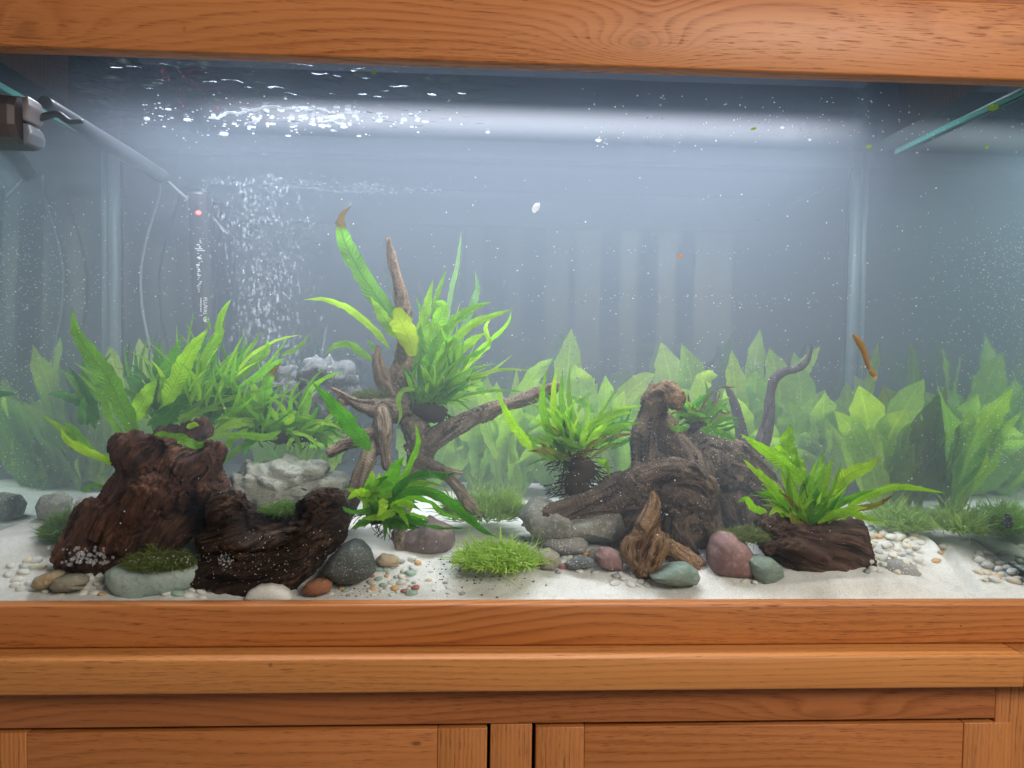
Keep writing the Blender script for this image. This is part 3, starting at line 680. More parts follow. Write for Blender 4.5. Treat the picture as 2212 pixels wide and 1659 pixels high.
stem_m = plain('plant_stem', (.14, .26, .05), .5, .4, 80)
root_m = plain('dark_rhizome', (.045, .030, .018), .85, .2, 140, .5, .5)
GAIN = [0]
def leaf(parent, pts, w, mat, Y0, Y1, tr=ZD, kind='fern', wav=.26, twist=None, n=24, bow=0.0):
    """a leaf along photo points (base to tip), w photo px wide, from depth Y0 to Y1"""
    GAIN[0] += 1; rs = random.Random(GAIN[0] * 13)
    pp = [tr(p) for p in pts]
    k = tr((1, 0))[0] - tr((0, 0))[0]
    m = len(pp) - 1
    P3 = []
    for i, p in enumerate(pp):
        Y = Y0 + (Y1 - Y0) * i / m - bow * math.sin(math.pi * i / m)
        P3.append(tuple(at(p[0], p[1], Y)))
    Q = [Vector(q) for q in spline(P3, n)]
    W = w * k * S((Y0 + Y1) / 2) * (.5 if kind == 'broad' else .43)
    tw = twist if twist is not None else rs.uniform(-.6, .6); tw2 = rs.uniform(-.5, .5)
    ph = rs.uniform(0, 6); fr = rs.uniform(5, 8) if kind == 'fern' else rs.uniform(2.5, 4)
    V = []; U = []; cols = [-1, -.55, 0, .55, 1]
    for i, q in enumerate(Q):
        tt = i / (n - 1)
        tan = (Q[min(n - 1, i + 1)] - Q[max(0, i - 1)]).normalized()
        view = (EYE - q).normalized()
        side = tan.cross(view).normalized(); nor = side.cross(tan).normalized()
        a = tw + tw2 * math.sin(tt * 3.5)
        s2 = side * math.cos(a) + nor * math.sin(a); n2 = nor * math.cos(a) - side * math.sin(a)
        if kind == 'fern': wd = min(1, (tt / .18) ** .8 + .12) * max(0, 1 - max(0, (tt - .45) / .55) ** 1.7)
        elif kind == 'strap': wd = min(1, tt / .1 + .4) * max(0, 1 - max(0, (tt - .7) / .3) ** 2)
        else: wd = 1.12 * (math.sin(math.pi * min(1, tt * .97 + .03) ** .95) ** .62) * (1 if tt < .78 else 1 - .45 * (tt - .78) / .22)
        wd = max(wd, .03) * W
        for c in cols:
            fold = (abs(c) ** 1.2) * wd * (.22 if kind != 'broad' else .12)
            und = wav * wd * abs(c) * math.sin(fr * 6.283 * tt * .5 + ph + (1.6 if c > 0 else 0))
            edge = 1 + abs(c) * (.09 * math.sin(fr * 9 * tt + ph * 2 + c) + rs.uniform(-.12, .12) * (.3 if kind == 'broad' else 1))
            V.append(q + s2 * (c * wd * edge) + n2 * (fold + und))
            U.append((c * .5 + .5, tt))
    Fc = [(i * 5 + j, i * 5 + j + 1, (i + 1) * 5 + j + 1, (i + 1) * 5 + j) for i in range(n - 1) for j in range(4)]
    return mk('leaf', V, Fc, mat, parent, U)
def plant(name, px, py, Y, label, cat='fern'):
    return empty(name, at(px, py, Y), label, cat)
def fill(parent, cx, cy_, Y, n, ang, length, w, mats, seed, spread=(14, 10), curl=.5, dY=.05, kind='fern', sag=0.0):
    rs = random.Random(seed)
    for i in range(n):
        a = R(rs.uniform(*ang)); L = rs.uniform(*length); ww = rs.uniform(*w) * .82; c = rs.uniform(-curl, curl)
        bx = cx + rs.uniform(-spread[0], spread[0]); by = cy_ + rs.uniform(-spread[1], spread[1])
        pts = []; x, y, aa = bx, by, a
        for s in range(5):
            pts.append((x, y)); x += math.cos(aa) * L / 4; y -= math.sin(aa) * L / 4; aa += c / 2
            if sag: aa += -sag if math.cos(aa) > 0 else sag
        y1 = Y + rs.uniform(-dY, dY)
        if y1 < .012: y1 = .012
        leaf(parent, pts, ww, rs.choice(mats), Y + rs.uniform(-.01, .01), y1, kind=kind, n=12)
def rhizome(parent, L, mat=None, hairs=40, seed=1, hl=22):
    V, Fc = tube_geo(ptube(L), None, 10)
    N, Fc = normals_of(V, Fc); V = grain_disp(V, N, (0, 0, 1), .0035, 20, 120, .005, seed)[0]
    o = mk('rhizome', V, Fc, mat or root_m, parent)
    rs = random.Random(seed); HV = []; HF = []
    for i in range(hairs):
        x, y, Y, r = rs.choice(L); a = rs.uniform(0, 6.28)
        q = [(x + math.cos(a) * r * .6, y + math.sin(a) * r * .6, Y, 1.1)]
        for s in range(3):
            a += rs.uniform(-.6, .6); q.append((q[-1][0] + math.cos(a) * hl / 3, q[-1][1] + abs(math.sin(a)) * hl / 3, Y + rs.uniform(-.015, .01), .8))
        v, f = tube_geo(ptube(q), 6, 4); o2 = len(HV); HV += v; HF += [tuple(k + o2 for k in ff) for ff in f]
    mk('root_hair', HV, HF, mat or root_m, parent)['kind'] = 'stuff'

# fern on the tall root
p = plant('java_fern', 900, 880, .21, 'tall bright green fern fanning out beside the driftwood spike')
C = lambda pts, w, m, a, b, **k: leaf(p, pts, w, m, a, b, Z4, **k)
C([(770, 1000), (690, 860), (590, 715), (490, 570), (415, 440), (362, 325), (345, 250), (350, 170), (410, 108)], 125, fern_tipped, .21, .19, twist=.1, n=26)
C([(650, 1010), (560, 900), (450, 800), (340, 735), (230, 700), (108, 704)], 56, fern_bright, .20, .16, twist=.2)
C([(740, 960), (650, 870), (585, 775), (530, 685)], 85, fern_bright, .19, .18, twist=.3)
C([(800, 1060), (770, 950), (730, 860), (690, 800), (668, 790)], 125, sword_y, .175, .15, twist=-.2, kind='broad')
C([(550, 1100), (460, 1030), (380, 985), (300, 1000), (243, 1056)], 55, fern_mid, .20, .17)
C([(560, 1050), (535, 990), (510, 960)], 30, fern_mid, .22, .22)
C([(840, 1180), (850, 980), (880, 780), (926, 578)], 95, fern_bright, .21, .20, twist=.2)
C([(880, 1180), (880, 900), (850, 780), (818, 682)], 50, fern_mid, .22, .22)
C([(910, 1200), (930, 1000), (960, 850), (985, 740), (930, 715)], 110, fern_bright, .20, .18, twist=.1)
C([(930, 900), (940, 720), (970, 620), (1015, 505)], 40, fern_mid, .20, .20)
C([(900, 1180), (960, 980), (1060, 850), (1180, 760), (1292, 720)], 90, fern_bright, .19, .16, twist=.25)
C([(1000, 950), (1035, 680), (1080, 480), (1107, 260)], 38, fern_mid, .38, .40, twist=.1)
C([(1050, 1060), (1130, 860), (1190, 700), (1207, 620), (1190, 515)], 52, fern_mid, .34, .36, twist=.2)
C([(920, 1190), (1050, 980), (1180, 860), (1300, 810), (1430, 763)], 68, fern_bright, .20, .14, twist=.4)
C([(1110, 1130), (1230, 1010), (1330, 925), (1400, 850), (1424, 775)], 34, fern_bright, .2, .15)
C([(960, 1190), (1060, 1060), (1180, 960), (1255, 915)], 72, fern_bright, .19, .16)
C([(1100, 1140), (1200, 1060), (1275, 980), (1255, 880), (1290, 830)], 50, fern_bright, .2, .16)
C([(900, 1240), (980, 1060), (1040, 960), (1090, 960)], 74, fern_bright, .18, .15)
C([(1000, 1150), (1120, 1080), (1230, 1030), (1270, 1000)], 40, fern_mid, .18, .15)
C([(1110, 1135), (1200, 1230), (1262, 1330)], 76, fern_mid, .24, .26)
C([(820, 1270), (740, 1278), (708, 1340), (722, 1430), (695, 1510)], 36, fern_mid, .15, .12)
C([(780, 1250), (770, 1120), (800, 1000)], 60, fern_mid, .22, .21)
C([(830, 1200), (820, 1080), (830, 960), (850, 860)], 110, fern_mid, .22, .20, twist=.15)
C([(870, 1250), (880, 1120), (885, 1040)], 70, fern_deep, .17, .16)
fill(p, 930, 860, .19, 26, (20, 95), (120, 210), (8, 16), [fern_mid, fern_bright], 5, (30, 14), .6, .04)
fill(p, 930, 865, .19, 70, (-10, 115), (50, 135), (6, 17), [fern_mid, fern_deep, fern_mid, fern_bright], 3, (40, 22), .7, .05)
rhizome(p, [(890, 880, .2, 18), (930, 890, .19, 24), (960, 900, .19, 14)], None, 50, 4, 30)
# long dark leaf crossing the root: its own fern low down
# front fern
p = plant('java_fern', 820, 1080, .075, 'dense deep green fern in front of the branching driftwood root')
C = lambda pts, w, m, a, b, **k: leaf(p, pts, w, m, a, b, Z5, **k)
leaf(p, [(530, 1660), (420, 1520), (310, 1385), (162, 1226)], 120, fern_deep, .085, .065, Z4, twist=.15, n=24)
C([(610, 650), (575, 530), (575, 405)], 105, fern_mid, .07, .06)
C([(640, 640), (615, 520), (627, 425)], 60, fern_bright, .065, .06)
C([(650, 640), (690, 490), (740, 385), (792, 322)], 105, fern_deep, .065, .05, twist=.2)
C([(700, 510), (800, 430), (850, 330), (890, 230), (880, 160), (868, 85)], 48, fern_mid, .07, .06)
C([(700, 610), (800, 490), (950, 440), (1050, 452), (1142, 424)], 78, fern_deep, .06, .04, twist=.3)
C([(720, 610), (850, 548), (1000, 570), (1120, 640), (1240, 745), (1330, 820), (1422, 862)], 80, fern_deep, .055, .035, twist=.3, n=26)
C([(570, 570), (480, 556), (410, 605)], 74, fern_bright, .05, .04)
C([(650, 600), (650, 660), (610, 725)], 70, fern_bright, .045, .03)
C([(710, 640), (780, 700), (826, 795)], 56, fern_bright, .045, .03)
C([(740, 680), (640, 720), (510, 738)], 62, fern_mid, .045, .035)
C([(700, 640), (850, 590), (960, 615), (1060, 700), (1190, 730)], 66, fern_deep, .06, .045)
C([(680, 700), (820, 755), (960, 790), (1080, 803), (1210, 800)], 48, fern_deep, .055, .04)
C([(620, 700), (520, 760), (430, 812)], 70, fern_deep, .055, .045)
C([(600, 650), (470, 690), (328, 648)], 48, fern_deep, .055, .045)
C([(740, 560), (850, 510), (960, 500), (1060, 520)], 50, fern_mid, .07, .06)
C([(690, 720), (800, 740), (960, 760)], 100, fern_deep, .065, .05)
C([(640, 760), (760, 770), (900, 800)], 90, fern_deep, .06, .05)
C([(560, 640), (545, 540), (555, 455)], 60, fern_mid, .06, .05)
C([(700, 660), (760, 630), (840, 640), (820, 700)], 60, fern_bright, .045, .035)
fill(p, 815, 1095, .06, 26, (-60, 150), (40, 110), (14, 30), [fern_deep, fern_deep, fern_mid], 8, (40, 26), .7, .03)
rhizome(p, [(800, 1110, .08, 20), (840, 1115, .075, 22)], None, 40, 5, 40)
# fern at the far end behind the stump
p = plant('java_fern', 300, 950, .13, 'broad ribbed fern rising behind the reddish stump')
C = lambda pts, w, m, a, b, **k: leaf(p, pts, w, m, a, b, Z2, **k)
C([(880, 1190), (780, 990), (690, 800), (590, 660), (485, 500), (458, 335)], 125, fern_mid, .13, .11, twist=.15, n=28)
C([(810, 1220), (700, 1060), (640, 920), (590, 850), (495, 755)], 62, fern_mid, .13, .10)
C([(790, 1345), (650, 1290), (500, 1220), (420, 1170), (383, 1095)], 66, fern_bright, .11, .08, twist=.3)
C([(600, 1260), (480, 1130), (400, 1052)], 46, fern_mid, .13, .11)
C([(560, 1210), (400, 1110), (255, 1015)], 44, fern_mid, .14, .11)
C([(830, 1060), (890, 960), (940, 870), (995, 785)], 115, fern_mid, .14, .13, twist=.1)
C([(1040, 960), (1100, 830), (1170, 680), (1240, 570), (1315, 485)], 120, fern_mid, .14, .12, twist=.1, n=26)
C([(1030, 960), (1030, 800), (1048, 705)], 42, fern_mid, .15, .15)
C([(1330, 480), (1320, 430), (1305, 385)], 26, fern_mid, .15, .15)
C([(930, 1195), (1030, 1162), (1150, 1175), (1250, 1215), (1345, 1165)], 84, fern_mid, .075, .06, twist=.35)
C([(990, 1160), (1050, 1050), (1120, 960), (1210, 870)], 150, fern_deep, .16, .16, twist=.1)
C([(1200, 960), (1250, 800), (1300, 650), (1385, 520), (1385, 440), (1430, 330), (1462, 288)], 66, fern_mid, .16, .14)
C([(1240, 1160), (1350, 1000), (1450, 900), (1520, 800)], 110, fern_deep, .18, .17, twist=.1)
C([(1150, 1100), (1240, 900), (1330, 740), (1370, 600)], 110, fern_deep, .20, .19, twist=.1)
C([(1480, 800), (1560, 640), (1665, 478)], 44, fern_mid, .2, .19)
C([(1460, 800), (1600, 700), (1690, 600), (1692, 540)], 76, fern_mid, .2, .18)
C([(1580, 810), (1700, 720), (1800, 660)], 80, fern_mid, .2, .18)
C([(1780, 640), (1880, 600), (1962, 505)], 36, fern_mid, .2, .19)
C([(1180, 1100), (1230, 1080), (1260, 1085)], 40, fern_bright, .1, .1)
C([(520, 1500), (600, 1470), (680, 1480)], 40, fern_mid, .15, .12)
fill(p, 390, 880, .2, 20, (30, 120), (70, 170), (20, 44), [fern_deep, fern_mid, fern_deep], 18, (80, 30), .5, .04)
fill(p, 210, 900, .19, 12, (60, 160), (60, 160), (18, 34), [fern_deep, fern_mid], 21, (40, 30), .5, .05)
rhizome(p, [(280, 950, .13, 14), (320, 955, .13, 16)], None, 10, 6)
# fern over the middle rocks
fill(p, 420, 880, .17, 50, (20, 110), (90, 210), (7, 15), [fern_mid, fern_bright, fern_mid], 20, (90, 40), .7, .05)
fill(p, 400, 900, .19, 60, (25, 150), (60, 190), (8, 18), [fern_mid, fern_deep, fern_mid], 19, (120, 34), .8, .05)
p = plant('java_fern', 590, 930, .18, 'spreading fern over the grey rocks with curling lower leaves')
C = lambda pts, w, m, a, b, **k: leaf(p, pts, w, m, a, b, Z2, **k)
C([(1690, 1060), (1675, 920), (1700, 790), (1778, 686)], 86, fern_tipped, .17, .15, twist=.1)
C([(1660, 1040), (1620, 880), (1575, 785)], 66, fern_bright, .17, .16)
C([(1650, 1030), (1560, 900), (1430, 800), (1350, 680)], 46, fern_mid, .17, .15)
C([(1660, 1070), (1540, 1068), (1440, 1090), (1335, 1145)], 74, fern_mid, .16, .13)
C([(1780, 1120), (1680, 1160), (1560, 1148), (1400, 1150), (1305, 1172)], 50, fern_bright, .14, .11)
C([(1570, 1100), (1450, 1200), (1380, 1300), (1358, 1365)], 54, fern_mid, .15, .12)
C([(1620, 1180), (1500, 1240), (1385, 1350)], 46, fern_mid, .15, .13)
C([(1880, 1080), (1925, 930), (2000, 820), (2090, 770), (2180, 742)], 44, fern_mid, .17, .14)
C([(1800, 1080), (1850, 1040), (1820, 1010)], 40, fern_bright, .14, .13)
C([(1840, 1120), (1950, 1160), (1990, 1200), (2000, 1240)], 40, fern_bright, .13, .11)
C([(1900, 1110), (2000, 1060), (2100, 1080), (2177, 1120)], 36, fern_bright, .14, .12)
C([(1860, 1160), (1830, 1200), (1815, 1255)], 34, fern_mid, .13, .12)
C([(1560, 980), (1530, 900), (1440, 820), (1390, 700)], 40, fern_deep, .2, .2)
fill(p, 600, 930, .165, 22, (15, 165), (70, 160), (6, 13), [fern_bright, fern_mid], 27, (60, 16), .8, .05, sag=.08)
fill(p, 660, 935, .17, 34, (-40, 80), (40, 110), (8, 18), [fern_mid, fern_deep, fern_mid], 28, (50, 20), .9, .05, sag=.12)
fill(p, 560, 935, .17, 26, (40, 190), (50, 130), (10, 24), [fern_mid, fern_deep, fern_bright], 29, (50, 18), .9, .05, sag=.1)
rhizome(p, [(560, 935, .18, 14), (610, 940, .18, 18), (670, 945, .18, 12)], None, 40, 7, 26)
# fern beside the grey rock
p = plant('java_fern', 1245, 1000, .14, 'bushy fern on a dark root ball above the rough grey rock')
C = lambda pts, w, m, a, b, **k: leaf(p, pts, w, m, a, b, Z6, **k)
C([(245, 790), (170, 690), (100, 580), (25, 425)], 70, fern_bright, .11, .09)
C([(520, 820), (430, 690), (400, 600), (385, 545)], 72, fern_bright, .12, .10)
C([(440, 720), (330, 645), (245, 590)], 46, fern_bright, .12, .10)
C([(540, 830), (560, 700), (625, 585)], 50, fern_bright, .12, .10)
C([(560, 810), (640, 680), (725, 615)], 56, fern_bright, .12, .10)
C([(580, 800), (700, 700), (780, 650), (872, 622)], 46, fern_bright, .13, .11)
C([(500, 830), (490, 700), (480, 555)], 60, fern_mid, .13, .12)
C([(480, 840), (380, 800), (290, 745)], 50, fern_old, .12, .09)
C([(640, 860), (690, 865), (714, 945)], 56, fern_bright, .10, .085)
C([(620, 560), (540, 500), (475, 460)], 50, fern_mid, .2, .19)
C([(520, 560), (560, 480), (610, 435)], 30, fern_mid, .2, .2)
C([(660, 640), (760, 560), (850, 565)], 40, fern_bright, .15, .12)
fill(p, 1240, 975, .125, 18, (40, 140), (110, 190), (14, 26), [fern_bright, fern_mid], 35, (30, 10), .6, .03)
fill(p, 1240, 985, .125, 44, (20, 165), (50, 125), (9, 21), [fern_bright, fern_mid, fern_mid, fern_old], 33, (34, 14), .6, .04)
fill(p, 1300, 960, .15, 16, (10, 80), (40, 100), (10, 20), [fern_mid, fern_deep], 34, (24, 20), .7, .04)
rhizome(p, [(1225, 960, .14, 10), (1238, 990, .135, 22), (1262, 1015, .13, 24), (1240, 1045, .13, 26), (1265, 1060, .125, 20)], None, 260, 8, 52)
# fern on the arched driftwood
p = plant('java_fern', 1500, 930, .19, 'dark ragged fern growing behind the raised driftwood knuckle')
C = lambda pts, w, m, a, b, **k: leaf(p, pts, w, m, a, b, Z6, **k)
C([(1260, 660), (1380, 690), (1490, 740)], 60, fern_mid, .15, .13)
C([(1200, 640), (1130, 660), (1060, 640)], 50, fern_mid, .15, .14)
C([(1300, 600), (1380, 530), (1440, 560)], 50, fern_mid, .17, .15)
C([(1240, 620), (1290, 500), (1370, 420), (1490, 408)], 22, fern_old, .18, .16)
fill(p, 1500, 910, .19, 46, (-20, 170), (30, 95), (8, 20), [fern_deep, fern_mid, fern_deep, fern_old], 41, (44, 22), .8, .04)
rhizome(p, [(1480, 920, .19, 12), (1520, 925, .19, 14)], None, 40, 9, 24)
# fern on the block
p = plant('java_fern', 1745, 1150, .07, 'bright fern with wavy leaves rooted on the dark driftwood block')
C = lambda pts, w, m, a, b, **k: leaf(p, pts, w, m, a, b, Z7, **k)
C([(680, 990), (560, 885), (440, 790), (350, 725), (255, 662)], 84, fern_bright, .075, .05, twist=.2, n=22)
C([(560, 1110), (440, 960), (350, 890), (270, 806)], 66, fern_bright, .07, .05)
C([(570, 870), (530, 740), (545, 605)], 125, fern_bright, .085, .08, twist=.1)
C([(600, 940), (600, 850), (570, 780)], 90, fern_bright, .08, .075)
C([(520, 790), (470, 740), (420, 790)], 40, fern_bright, .08, .07)
C([(680, 980), (720, 880), (727, 765)], 54, fern_mid, .08, .075)
C([(780, 1070), (850, 930), (920, 880), (1000, 850), (1065, 785)], 96, fern_bright, .07, .05, twist=.2)
C([(860, 1095), (980, 1030), (1100, 980), (1200, 968), (1330, 985), (1445, 1006)], 50, fern_bright, .065, .035, n=24)
C([(880, 1080), (960, 1040), (1060, 1010)], 60, fern_mid, .07, .06)
C([(700, 1180), (800, 1125), (900, 1120), (980, 1150), (1085, 1172)], 54, fern_bright, .05, .03)
C([(580, 1150), (480, 1100), (418, 1132)], 62, fern_bright, .055, .045)
C([(410, 1115), (330, 1090), (290, 1040), (236, 1058)], 50, fern_bright, .055, .04)
C([(650, 1200), (600, 1090), (632, 985)], 60, fern_bright, .055, .05)
C([(710, 1170), (690, 1070), (700, 970)], 84, fern_deep, .065, .06)
C([(560, 1120), (500, 1040), (480, 980)], 80, fern_mid, .07, .065)
C([(640, 1210), (560, 1160), (540, 1080)], 50, fern_old, .05, .04)
C([(830, 1110), (950, 1090), (1050, 1070), (1150, 1010)], 44, fern_old, .065, .05)
fill(p, 1748, 1135, .065, 26, (35, 150), (80, 170), (16, 32), [fern_bright, fern_mid, fern_bright], 52, (26, 10), .6, .03)
fill(p, 1748, 1140, .06, 34, (15, 165), (35, 100), (10, 24), [fern_bright, fern_mid, fern_deep, fern_old, fern_bright], 51, (30, 14), .6, .03)
rhizome(p, [(1715, 1160, .06, 14), (1750, 1165, .055, 18), (1785, 1155, .06, 14)], None, 60, 10, 26)

# broad-leaved plants along the back
BG = [
 (1100, .36, 'broad-leaved plant behind the tip of the driftwood side branch', Z6, [([(60, 900), (130, 700), (150, 300)], 95), ([(60, 900), (40, 600), (30, 375)], 90), ([(90, 800), (180, 470), (270, 320), (372, 235)], 95), ([(150, 900), (100, 720), (60, 600)], 130), ([(40, 850), (-20, 650), (-60, 480)], 80)]),
 (1215, .38, 'tallest pale broad-leaved plant in the middle of the back row', Z6, [([(440, 850), (455, 420), (482, 58)], 165), ([(400, 800), (425, 500), (427, 203)], 120), ([(520, 850), (545, 450), (500, 270)], 130), ([(480, 900), (560, 560), (640, 385)], 80), ([(360, 900), (300, 650), (210, 500)], 130), ([(400, 950), (420, 700), (400, 560)], 160)]),
 (1330, .37, 'broad-leaved plant just before the driftwood knuckle', Z6, [([(680, 850), (690, 550), (688, 338)], 110), ([(720, 850), (800, 500), (900, 385), (985, 328)], 110), ([(660, 850), (620, 650), (640, 500)], 120), ([(740, 850), (820, 650), (860, 520)], 130)]),
 (1470, .39, 'pale broad-leaved plant directly behind the driftwood knuckle', Z6, [([(1120, 750), (1090, 400), (1025, 138)], 160), ([(1180, 750), (1210, 400), (1150, 150)], 150), ([(1190, 750), (1250, 440), (1300, 350), (1366, 338)], 100), ([(1150, 750), (1130, 520), (1180, 420)], 150), ([(1100, 750), (1060, 520), (1050, 420)], 120)]),
 (1600, .38, 'upright broad-leaved plant between the two bare branches', Z6, [([(1500, 850), (1475, 450), (1450, 182)], 110), ([(1560, 850), (1585, 350), (1622, 62)], 105), ([(1560, 850), (1585, 500), (1600, 310)], 170), ([(1480, 850), (1420, 600), (1400, 470)], 120), ([(1540, 850), (1530, 640), (1545, 520)], 150)]),
 (1700, .37, 'wide broad-leaved plant behind the hooked grey branch', Z6, [([(1690, 850), (1740, 450), (1680, 175)], 170), ([(1780, 850), (1870, 500), (1830, 200)], 160), ([(1800, 700), (1880, 330), (1930, 235), (1985, 165)], 70), ([(1650, 850), (1640, 600), (1660, 470)], 170), ([(1820, 850), (1830, 650), (1800, 500)], 170)]),
 (1800, .36, 'leafy broad-leaved plant beside the back corner seam', Z7, [([(800, 900), (740, 620), (740, 420)], 150), ([(860, 900), (880, 600), (870, 360)], 130), ([(780, 900), (840, 700), (760, 460)], 90), ([(900, 900), (1000, 400), (1055, 115)], 60), ([(840, 980), (700, 800), (640, 600)], 150), ([(900, 980), (930, 800), (960, 640)], 170)]),
 (1890, .26, 'large yellow green broad-leaved plant near the end glass', Z7, [([(1130, 1100), (1180, 760), (1150, 560), (1082, 385)], 230), ([(1090, 1100), (1010, 830), (1010, 620)], 150), ([(1170, 1100), (1200, 900), (1190, 640)], 150), ([(1060, 1100), (930, 850), (900, 700), (960, 620)], 110), ([(1100, 1100), (1060, 950), (1090, 850)], 140), ([(1180, 1100), (1330, 720), (1300, 440)], 130)]),
 (1935, .41, 'hazy broad-leaved plant in the corner by the end glass', Z7, [([(1000, 950), (1120, 450), (1140, 110)], 150), ([(1060, 950), (1100, 640), (1030, 420)], 150), ([(960, 950), (1000, 700), (970, 520)], 160)]),
 (1040, .40, 'far broad-leaved plant seen below the driftwood side branch', Z5, [([(1330, 520), (1400, 250), (1420, 60)], 130), ([(1250, 520), (1180, 280), (1110, 180)], 90), ([(1450, 520), (1560, 300), (1640, 180)], 110), ([(1300, 520), (1270, 330), (1290, 200)], 110)]),
 (940, .42, 'dim broad-leaved plant half hidden behind the root trunk', Z5, [([(1000, 520), (1060, 300), (1130, 200)], 100), ([(960, 520), (1020, 350), (980, 250)], 110), ([(900, 520), (860, 330), (900, 220)], 110)]),
 (640, .42, 'dim broad-leaved plant behind the pitted grey boulder', Z2, [([(1850, 1250), (1830, 950), (1800, 760)], 130), ([(1950, 1250), (2000, 950), (2080, 780)], 120)]),
 (215, .40, 'hazy dark broad-leaved plant in the far corner behind the stump', Z2, [([(600, 1250), (480, 850), (560, 530)], 190), ([(700, 1250), (720, 800), (700, 580)], 110), ([(880, 1250), (930, 850), (880, 535)], 150), ([(640, 1250), (540, 950), (430, 760)], 150), ([(760, 1250), (800, 950), (860, 690)], 120), ([(560, 1250), (450, 1050), (430, 900)], 150)]),
 (330, .41, 'low hazy broad-leaved plant below the air tube', Z2, [([(960, 1250), (950, 950), (970, 700)], 120), ([(1060, 1250), (1080, 1000), (1100, 800)], 150), ([(1200, 1250), (1250, 1000), (1290, 800)], 150), ([(1360, 1250), (1420, 1000), (1450, 850)], 140)]),
]
for (px, Y, lab, tr_, leaves) in BG:
    rs = random.Random(px)
    b = at(px, 1000, Y); base = Vector((b.x, Y, sand_h(b.x, Y)))
    p = empty('broad_leaved_plant', base, lab, 'plant')
    for pts, w in leaves:
        m = sword_y if (px == 1890 and w == 230) else sword_a
        Yl = Y + rs.uniform(-.03, .03)
        leaf(p, pts, w * 1.12, m, Yl, Yl + rs.uniform(-.05, .02), tr_, kind='broad', wav=.16, n=18)
        q = tr_(pts[0]); s = at(q[0], q[1], Yl); e = base + Vector((rs.uniform(-.012, .012), rs.uniform(-.012, .012), -.004))
        e.y = min(e.y, .44)
        if s.z > e.z + .01:
            md = (s + e) / 2 + Vector((0, 0, -.004))
            V, Fc = tube_geo([(e.x, e.y, e.z, .0022), (md.x, md.y, md.z, .0019), (s.x, s.y, s.z + .004, .0015)], 6, 6)
            mk('stem', V, Fc, stem_m, p)
    x0 = px
    for i in range(6 if px == 1890 else 17):     # leaves that crowd the row
        a = rs.uniform(-75, 75); L = rs.uniform(80, 230); by = 1050 + rs.uniform(-15, 25)
        bd = rs.uniform(-34, 34); pts = [(x0 + rs.uniform(-25, 25), by), (x0 + a * .5, by - L * .4), (x0 + a * .9 + bd * .4, by - L * .75), (x0 + a * 1.2 + bd * 1.3, by - L)]
        leaf(p, pts, rs.uniform(44, 84), rs.choice([sword_a, sword_a, sword_d]), Y + rs.uniform(-.02, .02), min(.445, Y + rs.uniform(-.06, .03)), kind='broad', wav=.16, n=14)

# thread stems between the two middle plants, hanging bubble string
# carpet plants: short curled blades
def tuft(name, cx, cy_, rx, ry, Y, n, L, w, mat, label, cat, seed, up=1.0, lift=.5, depth=.03, curl=1.0):
    rs = random.Random(seed); V = []; Fc = []; U = []
    c0 = at(cx, cy_, Y); sx, sz = rx * S(Y), ry * S(Y)
    for i in range(n):
        a = rs.uniform(0, 6.283); r = math.sqrt(rs.random()); h = rs.random()
        b = c0 + Vector((math.cos(a) * r * sx, math.sin(a) * r * depth, 0))
        dome = max(0, 1 - r * r) ** .5
        lump = .5 + 1.2 * (mn.noise(Vector((b.x * 85, b.y * 85, seed))) + .3)
        b.z += (h * 1.5 - .5) * sz * lift * dome * lump - sz * .3
        d = Vector((math.cos(a) * r * .9 + rs.gauss(0, .45), math.sin(a) * r * .6 - .25 + rs.gauss(0, .45), up * (.35 + .8 * dome) + rs.gauss(0, .35))).normalized()
        l = L * (rs.uniform(.5, 1.25) if rs.random() > .12 else rs.uniform(1.5, 2.6)); cv = Vector((rs.gauss(0, 1), rs.gauss(0, 1), rs.gauss(0, .6) - .3)) * .55 * curl
        sd = d.cross(Vector((rs.gauss(0, 1), rs.gauss(0, 1), rs.gauss(0, 1)))).normalized() * w * rs.uniform(.6, 1.2)
        o = len(V); q = b.copy(); dd = d.copy()
        for k in range(4):
            ww = (1, 1, .75, .12)[k]
            V.append(q - sd * ww); V.append(q + sd * ww); U += [(0, k / 3 * .9), (1, k / 3 * .9)]
            q = q + dd * l / 3; dd = (dd + cv * .5).normalized()
        for k in range(3): Fc.append((o + 2 * k, o + 2 * k + 1, o + 2 * k + 3, o + 2 * k + 2))
    return tag(mk(name, V, Fc, mat, None, U), label, cat)
def tuft_mat(name, c1, c2, c3, trans=.4):
    t = NT(name); a = t.noise(t.pos(), 160, 3); b = t.noise(t.pos(), 900, 2)
    col = t.mix(t.rng(a, .35, .65), c1, c2); col = t.mix(t.rng(b, .5, .68), col, c3)
    return t.done(t.n('MixShader', {0: trans, 1: t.pbr(col, .5), 2: t.n('BsdfTranslucent', {0: col}).outputs[0]}).outputs[0])
carpet_m = tuft_mat('carpet_green', (.26, .46, .05), (.40, .60, .09), (.58, .72, .25), .5)
carpet_d = tuft_mat('carpet_olive', (.24, .42, .08), (.34, .52, .11), (.48, .62, .22), .55)
moss_m = tuft_mat('moss_green', (.09, .13, .03), (.15, .20, .05), (.26, .29, .10))
moss_b = tuft_mat('moss_bright', (.07, .17, .02), (.13, .26, .04), (.20, .30, .07))
tuft('carpet_plant', 1075, 1200, 86, 40, .055, 3000, .012, .00085, carpet_m, 'bright green curly carpet plant on the open front sand', 'plant', 61, .7, .9, .035, 2.0)
tuft('carpet_plant', 1040, 1095, 78, 46, .17, 2200, .016, .0008, carpet_d, 'olive green carpet plant behind the driftwood root tips', 'plant', 62, .9, .8, .04)
tuft('carpet_plant', 1095, 1090, 26, 30, .16, 400, .018, .0007, carpet_d, 'small loose carpet plant sprig beside the rough grey rock', 'plant', 69, 1.1, .8, .02)
